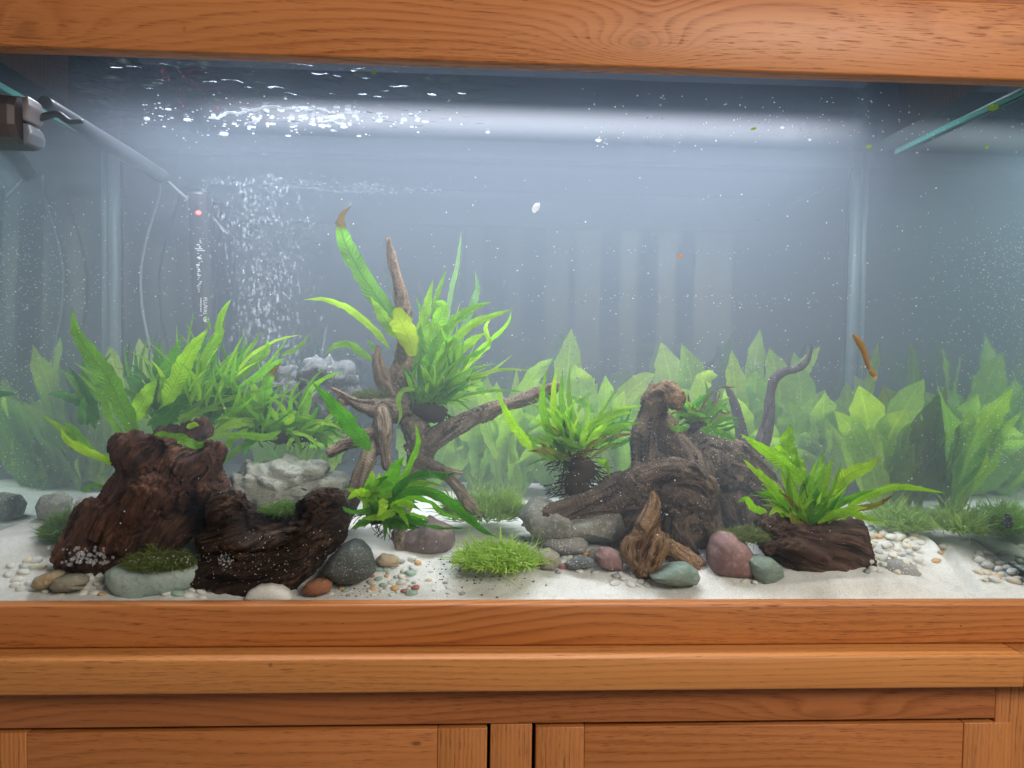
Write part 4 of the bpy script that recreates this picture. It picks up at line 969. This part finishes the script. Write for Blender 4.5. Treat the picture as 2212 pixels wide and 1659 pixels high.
tuft('carpet_plant', 1945, 1120, 56, 42, .16, 1700, .015, .0008, carpet_d, 'carpet plant mound just behind the driftwood block', 'plant', 63, .9, .8, .04)
tuft('carpet_plant', 2072, 1125, 46, 42, .12, 1500, .014, .0008, carpet_d, 'round carpet plant mound close to the end glass', 'plant', 64, .9, .85, .035)
tuft('moss', 345, 1205, 72, 36, .018, 7200, 0.0054, 0.00027, moss_m, 'dull green moss on the pale slab between the logs', 'moss', 65, .2, .8, .018, 2.6)
tuft('moss', 612, 1095, 44, 22, .050, 4800, 0.0048, 0.00027, moss_b, 'moss cushion sitting on top of the hollow log', 'moss', 66, .25, .8, .016, 2.6)
tuft('moss', 1605, 1152, 56, 24, .062, 4800, 0.0066, 0.00027, moss_m, 'dark moss tuft behind the big maroon boulder', 'moss', 67, .25, .8, .02, 2.6)
tuft('moss', 150, 1135, 50, 50, .13, 7200, 0.0078, 0.00036, moss_b, 'bushy bright moss beside the reddish stump', 'moss', 68, .8, .85, .03, 1.5)
tuft('moss', 805, 850, 38, 20, .185, 3200, 0.0060, 0.00036, moss_m, 'wispy moss in the fork of the driftwood root', 'moss', 70, .25, .8, .02, 2.6)
tuft('moss', 1325, 1195, 20, 10, .07, 1000, 0.0048, 0.00027, moss_m, 'thin moss behind the small maroon stone', 'moss', 71, .25, .8, .012, 2.6)

# ==================================================================  PEBBLES
PM = []
def pebble_mesh(i):
    bm = bmesh.new(); bmesh.ops.create_icosphere(bm, subdivisions=2, radius=1)
    for v in bm.verts:
        q = v.co * 1.1 + Vector((i * 7.3, 0, 0)); v.co *= 1 + .22 * mn.noise(q) + .08 * mn.noise(q * 2.4)
    me = bpy.data.meshes.new('pebble'); bm.to_mesh(me); bm.free()
    me.polygons.foreach_set('use_smooth', [True] * len(me.polygons)); return me
def peb_mat(name, c):
    t = NT(name); r = t.n('ObjectInfo').outputs['Random']
    a = t.noise(t.pos(), 120, 4)
    col = t.mix(t.rng(a, .35, .7, 0, .45), c, tuple(x * .7 for x in c))
    col = t.mix(1.0, col, t.ramp(r, [(0, (.75, .76, .76)), (.5, (1, 1, 1)), (1, (1.0, .96, .90))]), 'MULTIPLY')
    return t.done(t.pbr(col, .45, t.bump(t.noise(t.pos(), 700, 2), .2, .0006), .45))
PMAT = {'white': peb_mat('pebble_white', (.60, .62, .60)), 'green': peb_mat('pebble_green', (.28, .40, .36)), 'orange': peb_mat('pebble_orange', (.60, .36, .16)),
        'red': peb_mat('pebble_red', (.36, .15, .14)), 'grey': peb_mat('pebble_grey', (.30, .32, .33)), 'dark': peb_mat('pebble_dark', (.06, .07, .08)), 'cream': peb_mat('pebble_cream', (.62, .58, .48))}
MESHES = {}
for k in PMAT:
    MESHES[k] = []
    for i in range(4):
        me = pebble_mesh(i + 5 * len(MESHES)); me.materials.append(PMAT[k]); MESHES[k].append(me)
def pebbles(region, n, size, mixw, where, seed, stack=0):
    rs = random.Random(seed); names = list(mixw); placed = []
    x0, x1, y0, y1 = region
    for i in range(n):
        for _ in range(30):
            px, py = rs.uniform(x0, x1), rs.uniform(y0, y1); r = rs.uniform(*size)
            p = sand_hit(px, py); rr = r * S(p.y)
            if p.x > XR - rr - .002 or p.x < XL + rr + .002: continue
            if all((p - q).length > (rr + s) * .80 for q, s in placed): break
        else: continue
        if p.y < rr + .0012: p.y = rr + .0012; p.z = sand_h(p.x, p.y)
        placed.append((p.copy(), rr))
        c = rs.choices(names, [mixw[k] for k in names])[0]
        o = bpy.data.objects.new('pebble', rs.choice(MESHES[c])); COL.objects.link(o)
        zz = rs.uniform(.55, .8)
        o.scale = (rr * rs.uniform(.9, 1.35), rr * rs.uniform(.8, 1.0), rr * zz)
        o.rotation_euler = (rs.uniform(-.35, .35), rs.uniform(-.35, .35), rs.uniform(-.5, .5))
        o.location = p + Vector((0, 0, rr * zz * rs.uniform(-.15, .45) + (stack * rs.random() * rr)))
        sz = ('tiny', 'small', 'big')[min(2, int(3 * (r - size[0]) / (size[1] - size[0] + 1e-6)))]
        sh = 'oval' if o.scale[0] > 1.2 * o.scale[1] else 'round'
        fy = (py - y0) / (y1 - y0); fx = (px - x0) / (x1 - x0)
        ps = ('rear', 'middle', 'front')[min(2, int(fy * 3))] + ' ' + ('left', 'centre', 'right')[min(2, int(fx * 3))]
        tag(o, f'{sz} {sh} {c} pebble {where}, {ps}', 'pebble', f'pebbles {where}')
W1 = {'white': 7, 'green': 1, 'grey': 1, 'cream': 1.5, 'orange': .6}
W2 = {'white': 6, 'green': 2, 'cream': 2, 'red': 1, 'orange': 1, 'grey': 1.2}
pebbles((18, 225, 1208, 1288), 46, (6, 12), W1, 'in the bed before the reddish stump', 1)
pebbles((350, 440, 1262, 1292), 16, (8, 13), {'white': 8, 'grey': 1, 'green': 1, 'orange': .5}, 'wedged between slab and hollow log', 2)
pebbles((790, 905, 1210, 1288), 42, (5, 11), W2, 'scattered beside the dark grey stone', 3)
pebbles((640, 800, 1270, 1292), 10, (4, 8), W2, 'along the glass under the dark grey stone', 12)
pebbles((905, 1010, 1235, 1290), 8, (4, 8), W2, 'on the sand next to the bright carpet plant', 4)
pebbles((1205, 1290, 1186, 1240), 18, (6, 12), {'white': 7, 'green': 1, 'orange': 1, 'red': .7, 'grey': 1}, 'between olive and maroon stones', 5)
pebbles((1325, 1400, 1215, 1270), 16, (6, 12), {'white': 7, 'grey': 3, 'red': 1}, 'below the knobbly driftwood', 6)
pebbles((1120, 1185, 1085, 1185), 16, (6, 11), {'dark': 4, 'grey': 2, 'white': 3, 'red': 1, 'green': 1, 'orange': .6}, 'around the foot of the rough grey rock', 7)
pebbles((1595, 1645, 1240, 1262), 6, (6, 10), {'white': 3, 'cream': 1, 'green': 1}, 'at the foot of the maroon boulder', 8)
pebbles((1872, 1985, 1140, 1240), 62, (7, 13), {'white': 7, 'cream': 3, 'grey': 1.5, 'orange': 1.2, 'red': .3}, 'piled next to the driftwood block', 9, .6)
pebbles((2110, 2210, 1150, 1262), 22, (7, 13), {'white': 7, 'cream': 2, 'grey': 2, 'orange': 1}, 'piled against the end glass', 10, .5)
pebbles((1990, 2060, 1190, 1235), 3, (6, 10), {'orange': 1, 'cream': 1}, 'alone on the open sand near the crease', 11)

# dark grit sprinkled over the sand
def scatter(name, pts, mat, label, shape='octa', kind='stuff'):
    V = []; Fc = []
    for (p, r, e) in pts:
        o = len(V)
        for d in ((1, 0, 0), (-1, 0, 0), (0, 1, 0), (0, -1, 0), (0, 0, 1), (0, 0, -1)):
            V.append(Vector((p[0] + d[0] * r * e[0], p[1] + d[1] * r * e[1], p[2] + d[2] * r * e[2])))
        for a, b, c in ((0, 2, 4), (2, 1, 4), (1, 3, 4), (3, 0, 4), (2, 0, 5), (1, 2, 5), (3, 1, 5), (0, 3, 5)): Fc.append((o + a, o + b, o + c))
    o = mk(name, V, Fc, mat); tag(o, label, None, None, kind); return o
rs = random.Random(77); L = []
for (x0, x1, y0, y1, n) in ((720, 1180, 1250, 1293, 55), (920, 1000, 1205, 1262, 50), (1000, 1070, 1240, 1270, 22), (620, 800, 1270, 1294, 30)):
    for i in range(n):
        p = sand_hit(rs.uniform(x0, x1), rs.uniform(y0, y1)); r = rs.choice([.0004, .0005, .0007, .0009, .0014])
        L.append((p + Vector((0, 0, r * .5)), r, (rs.uniform(.8, 1.4), 1, .7)))
scatter('dark_grit', L, plain('grit', (.09, .07, .055), .9), 'dark grit sprinkled over the front sand')

# ==================================================================  EQUIPMENT
m_pump = plain('brown_plastic', (.060, .040, .038), .35, .5, 40, .2)
m_dark = plain('black_plastic', (.012, .012, .013), .4, .5, 40, .2)
outl = empty('filter_outlet', at(20, 310, .07), 'brown plastic filter outlet with a black nozzle in the upper corner', 'filter')
a, b = at(-60, 206, .06), at(58, 314, .06)
prof = [(a.z, .0), (a.z + .0, .03)]
hz = a.z - b.z; V = []; Fc = []
sec = [(0, 0), (0, .55), (.10, .9), (.3, 1), (.7, 1), (.92, .85), (1, .55), (1, 0)]
for X in (a.x, b.x - .006, b.x):
    k = .94 if X == b.x else 1.0
    for (zz, yy) in sec: V.append(Vector((X, .085 - yy * .05 * k, (a.z + b.z) / 2 + (.5 - zz) * hz * k)))
ns = len(sec)
for j in range(2):
    for i in range(ns - 1): Fc.append((j * ns + i, j * ns + i + 1, (j + 1) * ns + i + 1, (j + 1) * ns + i))
Fc.append(tuple(2 * ns + i for i in range(ns)))
mk('body', V, Fc, m_pump, outl, flat=True)
V, Fc = inflate_geo([(50, 212), (62, 208), (66, 230), (62, 262), (52, 262)], .045, .004, .03, ZD, 30, 6, 4)
mk('end_cap', V, Fc, plain('cap_plastic', (.24, .20, .20), .3), outl)
V, Fc = inflate_geo([(52, 266), (64, 268), (70, 290), (66, 312), (54, 314)], .05, .004, .03, ZD, 30, 6, 4)
mk('side_plate', V, Fc, plain('plate_plastic', (.14, .15, .18), .3), outl)
V, Fc = tube_geo(ptube([(58, 262, .06, 7), (95, 252, .07, 8), (125, 247, .08, 7), (150, 262, .09, 6), (178, 262, .10, 5)]), 20, 10)
mk('nozzle', V, Fc, m_dark, outl)
V, Fc = tube_geo(ptube([(96, 220, .11, 13), (170, 268, .20, 15), (260, 326, .31, 17), (352, 384, .40, 16)]), 30, 14)
tag(mk('spray_pipe', V, Fc, plain('grey_pipe', (.04, .046, .052), .35, .5, 20, .3)), 'grey pipe running diagonally back from the filter outlet', 'pipe')
V, Fc = tube_geo(ptube([(340, 372, .40, 3), (400, 425, .41, 3), (450, 462, .42, 3), (490, 505, .43, 3)]), 16, 6)
tag(mk('cable', V, Fc, plain('pale_cable', (.15, .16, .17), .4)), 'thin pale cable continuing from the grey pipe', 'cable')
V, Fc = tube_geo(ptube([(346, 385, .42, 3.2), (342, 430, .42, 3.2), (318, 510, .42, 3.2), (304, 590, .42, 3.2), (308, 670, .42, 3.2), (322, 745, .42, 3.2), (330, 800, .42, 3.2), (330, 900, .42, 3.2)]), 40, 8)
tag(mk('air_tube', V, Fc, plain('clear_tube', (.15, .17, .18), .25)), 'thin clear air tube hanging down the back glass', 'tube')
ht = empty('heater', at(440, 760, .39), 'black heater with a red indicator light and white printing', 'heater')
hp = [at(432, 425, .40), at(448, 800, .40)]
V, Fc = tube_geo([(hp[0].x, .40, hp[0].z, .017), (hp[0].x, .40, hp[0].z - .02, .018), (hp[1].x, .40, hp[1].z, .018)], 14, 20)
mk('body', V, Fc, m_dark, ht)
lp = at(428, 459, .378)
V, Fc = tube_geo([(lp.x - .0028, .379, lp.z, .0016), (lp.x, .379, lp.z, .0030), (lp.x + .003, .379, lp.z, .0016)], 7, 8)
mk('indicator_light', V, Fc, emit('red_light', (1, .03, .03, 1), 22.0), ht)
print_m = plain('white_print', (.75, .77, .78), .5, .3, 40, .1)
def text(s, px, py, size_px, rot, Y=.3805, name='lettering'):
    c = bpy.data.curves.new(name, 'FONT'); c.body = s; c.size = size_px * S(Y); c.align_x = 'LEFT'; c.align_y = 'CENTER'; c.extrude = .0001
    c.materials.append(print_m)
    tmp = bpy.data.objects.new(name, c); COL.objects.link(tmp)
    me = bpy.data.meshes.new_from_object(tmp.evaluated_get(bpy.context.evaluated_depsgraph_get())); bpy.data.objects.remove(tmp)
    o = bpy.data.objects.new(name, me); COL.objects.link(o); o.parent = ht
    o.location = at(px, py, Y) - ht.location
    o.rotation_euler = (R(90), R(rot), 0); return o
text('FLUVAL', 443, 642, 11, 90)
bm = bmesh.new()
def pbox(bm, px, py, w, h, Y=.3805):
    a = at(px, py, Y); s = S(Y)
    g_ = bmesh.ops.create_cube(bm, size=1, matrix=Matrix.Translation(a) @ Matrix.Diagonal((w * s, .0003, h * s, 1)))
rs = random.Random(5)
for i in range(26):
    pbox(bm, 430 + rs.uniform(-3, 6), 520 + i * 4.4 + rs.uniform(-1, 1), rs.choice([3, 6, 10, 16] if i < 7 else [2, 4, 7]), rs.choice([1.5, 2, 3]))
for i in range(9): pbox(bm, 434, 645 + i * 3.4, 2.2, 2.4)
me = bpy.data.meshes.new('print_mark'); bm.to_mesh(me); bm.free(); me.materials.append(print_m)
o = bpy.data.objects.new('print_mark', me); COL.objects.link(o); o.parent = ht; o.location = -ht.location; o['kind'] = 'stuff'
e0 = at(445, 690, .3805); V = []; Fc = []
for i in range(24):
    an = i / 24 * 6.2832
    for r in (.0030, .0040): V.append(Vector((e0.x + math.cos(an) * r, e0.y, e0.z + math.sin(an) * r)))
for i in range(24): Fc.append((2 * i, 2 * i + 1, (2 * i + 3) % 48, (2 * i + 2) % 48))
o = len(V); d1 = Vector((.0022, 0, .0026)); d2 = Vector((.0007, 0, -.0006))
V += [e0 - d1 - d2, e0 - d1 + d2, e0 + d1 + d2, e0 + d1 - d2]; Fc.append((o, o + 1, o + 2, o + 3))
mk('emblem', V, Fc, print_m, ht)

# ==================================================================  BUBBLES, SPECKS, DRIFTING BITS
t = NT('bubble'); fr = t.n('LayerWeight', {0: .35}).outputs['Facing']
bub_m = t.done(t.n('MixShader', {0: t.rng(fr, 0, 1, .06, .42), 1: t.n('BsdfTransparent').outputs[0], 2: t.pbr((.86, .90, .95), .12, None, .8)}).outputs[0])
rs = random.Random(91)
bm = bmesh.new(); bmesh.ops.create_icosphere(bm, subdivisions=1, radius=1)
SV = [v.co.copy() for v in bm.verts]; SF = [tuple(v.index for v in f.verts) for f in bm.faces]; bm.free()
def balls(name, L, mat, label):
    V = []; Fc = []
    for p, r, e in L:
        o = len(V); ex = e[0] if isinstance(e, tuple) else 1; ez = e[1] if isinstance(e, tuple) else e
        V += [Vector((p[0] + v.x * r * ex, p[1] + v.y * r, p[2] + v.z * r * ez)) for v in SV]; Fc += [tuple(i + o for i in f) for f in SF]
    return tag(mk(name, V, Fc, mat), label, None, None, 'stuff')
L = []
for i in range(1200):
    k = rs.random() ** .8
    py = 800 - 420 * k; cx = 588 - 40 * k; sp = 26 + 50 * k
    L.append((at(cx + rs.gauss(0, 1) * sp, py, .36 + rs.gauss(0, .022)), rs.choice([.0004, .0005, .0007, .0009, .0014]) * (1.35 - .4 * k), rs.uniform(1.0, 2.6)))
balls('bubble_column', L, bub_m, 'column of rising air bubbles in front of the back glass')
L = []
def surf(px, py, r, e=.5):
    d = ray(px, py); p = EYE + d * ((WATER_Z - .002 - EYE.z) / d.z)
    if .01 < p.y < .44: L.append((p, r, (rs.uniform(.8, 1.8), e)))
for i in range(150):
    px = rs.gauss(700, 130); surf(px, rs.gauss(258, 16) + .02 * abs(px - 700), min(.0045, abs(rs.gauss(0, .0018)) + .0006), rs.uniform(.4, .8))
for i in range(60): surf(rs.uniform(300, 560), rs.gauss(255, 26), rs.uniform(.0006, .0016))
for (x0, y0, x1, y1) in ((525, 236, 640, 231), (455, 254, 530, 240), (660, 236, 720, 243), (690, 262, 740, 268)):
    for i in range(40):
        k = i / 39; surf(x0 + (x1 - x0) * k, y0 + (y1 - y0) * k + 3 * math.sin(k * 9) + rs.uniform(-1, 1), rs.uniform(.0015, .0032), .6)
t = NT('surface_bubble'); sb_m = t.done(t.n('MixShader', {0: .75, 1: t.pbr((.9, .93, .97), .15, None, .8), 2: t.n('BsdfTranslucent', {0: (.97, .98, 1, 1)}).outputs[0]}).outputs[0])
balls('surface_bubble', L, sb_m, 'bright air bubbles gathered under the rippled water surface')
L = []
for i in range(300):
    L.append((at(rs.gauss(540, 110), rs.uniform(285, 400), rs.uniform(.15, .42)), rs.uniform(.0004, .0010), 1))
balls('fine_bubble', L, bub_m, 'fine bubbles swirling under the rippled surface')
L = []
for i in range(70):
    x, y = Z3((rs.gauss(540, 80), rs.uniform(885, 1000))); L.append((at(x, y, .012), rs.uniform(.0010, .0024), 1))
for i in range(40):
    x, y = Z3((rs.gauss(1440, 30), rs.gauss(970, 25))); L.append((at(x, y, .004), rs.uniform(.0006, .0013), 1))
for i in range(30):
    x, y = Z3((rs.uniform(820, 1240), rs.uniform(940, 1000))); L.append((at(x, y, .006), rs.uniform(.0007, .0015), 1))
balls('clinging_bubble', L, bub_m, 'air bubbles clinging to the foot of the stump and log')

st = NT('pale_speck'); speck_m = st.done(st.n('MixShader', {0: .5, 1: st.pbr((.9, .92, .92), .5), 2: st.n('BsdfTranslucent', {0: (.95, .95, .95, 1)}).outputs[0]}).outputs[0])
L = []; rs = random.Random(17)
def sp(px, py, Y, r): 
    L.append((at(px, py, Y), r, (rs.uniform(.7, 1.6), .6, rs.uniform(.7, 1.3))))
for band, n in ((545, 70), (640, 130), (655, 50), (725, 50), (788, 230), (815, 50), (945, 130), (985, 170), (1045, 50)):
    for i in range(n): sp(rs.triangular(840, 2212, 1600), band + rs.gauss(0, 5) + (9 if rs.random() < .3 else 0), .002, rs.choice([.00016, .0002, .0003, .0003, .0004, .0006]) * rs.uniform(.7, 1.2))
for i in range(1300): sp(rs.uniform(150, 2200), rs.uniform(380, 1280), rs.choice([.002, .03, .1, .2, .3]), rs.choice([.00016, .0002, .0003, .0004, .0008]) * rs.uniform(.7, 1.2))
for i in range(1100): sp(2212 - abs(rs.gauss(0, 95)), rs.choice([rs.gauss(560, 50), rs.gauss(700, 60), rs.gauss(860, 60), rs.gauss(960, 30)]), .002, rs.uniform(.0002, .0005))
for i in range(800): sp(abs(rs.gauss(0, 75)), rs.choice([rs.gauss(540, 60), rs.gauss(640, 60), rs.gauss(800, 60), rs.gauss(1010, 50)]), .002, rs.uniform(.0002, .0005))
for i in range(300): sp(rs.gauss(560, 90), rs.gauss(1215, 38), .002, rs.choice([.00016, .0002, .0003, .0005]))
for i in range(420): sp(rs.gauss(1420, 160), rs.gauss(1010, 110), .002, rs.uniform(.0002, .0005))
for i in range(160): sp(rs.uniform(1250, 2180), rs.triangular(190, 340, 275), rs.uniform(.02, .2), rs.uniform(.0004, .0011))
for i in range(300): sp(rs.uniform(60, 500), rs.uniform(430, 780), .01, rs.uniform(.0002, .0005))
scatter('floating_speck', L, speck_m, 'pale specks drifting in the water and on the glass')

def flake(name, pts, w, mat, Y, label, cat, kind='broad', th=.0006):
    o = leaf(None, pts, w, mat, Y, Y + .004, ZD, kind, .12, .1, 12)
    o.name = name; o.data.name = name; tag(o, label, cat); return o
ft = NT('white_flake'); flake_m = ft.done(ft.n('MixShader', {0: .6, 1: ft.pbr((.9, .9, .9), .5), 2: ft.n('BsdfTranslucent', {0: (.95, .95, .95, 1)}).outputs[0]}).outputs[0])
flake('white_flake', [(1153, 460), (1158, 448), (1166, 438)], 14, flake_m, .03, 'bright white flake drifting in open water', 'flake')
flake('orange_flake', [(1461, 555), (1467, 553), (1474, 551)], 9, plain('orange_bit', (.6, .3, .16), .6), .06, 'tiny orange flake drifting above the back plants', 'flake')
or_m = leaf_mat('dead_leaf', [(.52, .33, .10), (.56, .36, .12)], tip=(.66, .60, .45), tipstart=.80, veins=14)
V, Fc = tube_geo(ptube([(1842, 722, .06, 2), (1850, 731, .06, 6), (1860, 746, .06, 7.5), (1868, 764, .06, 7), (1873, 782, .06, 5.5), (1879, 798, .06, 4.5), (1886, 807, .06, 7), (1890, 815, .06, 5), (1887, 822, .06, 2)]), 26, 10)
V = [v + Vector((0, 0, .0012 * mn.noise(v * 260))) for v in V]
U = [(.5, min(1, i // 10 / 25)) for i in range(len(V))]
tag(mk('curled_leaf', V, Fc, or_m, None, U), 'curled orange dead leaf hanging above the yellow green plant', 'leaf')
gb = leaf_mat('green_bit', [(.2, .4, .04), (.3, .45, .06)])
for (x, y, w, l, lab) in ((1628, 278, 5, 14, 'torn green leaf scrap floating midway along the surface'), (1877, 317, 6, 12, 'green leaf scrap beside the back corner seam'), (2132, 318, 6, 9, 'small green scrap near the end glass waterline'), (2146, 232, 12, 26, 'green algae shred stuck on the waterline strip'), (808, 156, 5, 12, 'dark green scrap just below the oak hood')):
    flake('leaf_scrap', [(x - l / 2, y + 2), (x, y), (x + l / 2, y - 2)], w, gb, .05 if y > 200 else .004, lab, 'leaf')
for (x, y, w, l, lab) in ((1293, 303, 6, 14, 'oblong white scrap below the smooth surface'), (1690, 276, 5, 10, 'squarish white scrap near the corner seam'), (1749, 302, 5, 7, 'little white scrap under the light band')):
    flake('white_scrap', [(x - l / 2, y), (x, y), (x + l / 2, y)], w, flake_m, .08, lab, 'flake')
# string of bubbles rising from a leaf by the boulder
L = []
for i in range(22):
    k = i / 21; L.append((at(690 + 14 * k + rs.uniform(-1, 1), 800 - 90 * k, .20), rs.uniform(.0009, .0016), 1))
balls('bubble_string', L, bub_m, 'thin string of tiny bubbles above the grey boulder')

# ==================================================================  WHAT THE BACK GLASS REFLECTS
dm = plain('white_door_paint', (.80, .78, .74), .5)
dY, vY = -2.9, 2 * DEP + 2.9
door_o = empty('glazed_door', (at(1200, 1000, vY).x, dY, 0.0), 'white glazed double door faintly mirrored in the back glass', 'door')
def dbar(x0, x1, y0, y1):
    a, b = at(x0, y0, vY), at(x1, y1, vY)
    box('door_bar', min(a.x, b.x), max(a.x, b.x), dY - .03, dY, min(a.z, b.z), max(a.z, b.z), dm, door_o)
for x0, x1 in ((1010, 1032), (1098, 1112), (1182, 1228), (1231, 1280), (1343, 1358), (1425, 1440), (1505, 1560)): dbar(x0, x1, 420, 1500)
for y0, y1 in ((386, 419), (572, 584), (738, 750), (905, 917)): dbar(1012, 1558, y0, y1)
pm_ = plain('dark_door_pane', (.012, .013, .016), .6, .1)
xs = [(1032, 1098), (1112, 1182), (1280, 1343), (1358, 1425), (1440, 1505)]; ys = [(419, 572), (584, 738), (750, 905), (917, 1500)]
for x0, x1 in xs:
    for y0, y1 in ys:
        a, b = at(x0, y0, vY), at(x1, y1, vY)
        box('pane', a.x + .001, b.x - .001, dY - .018, dY - .012, b.z + .001, a.z - .001, pm_, door_o)
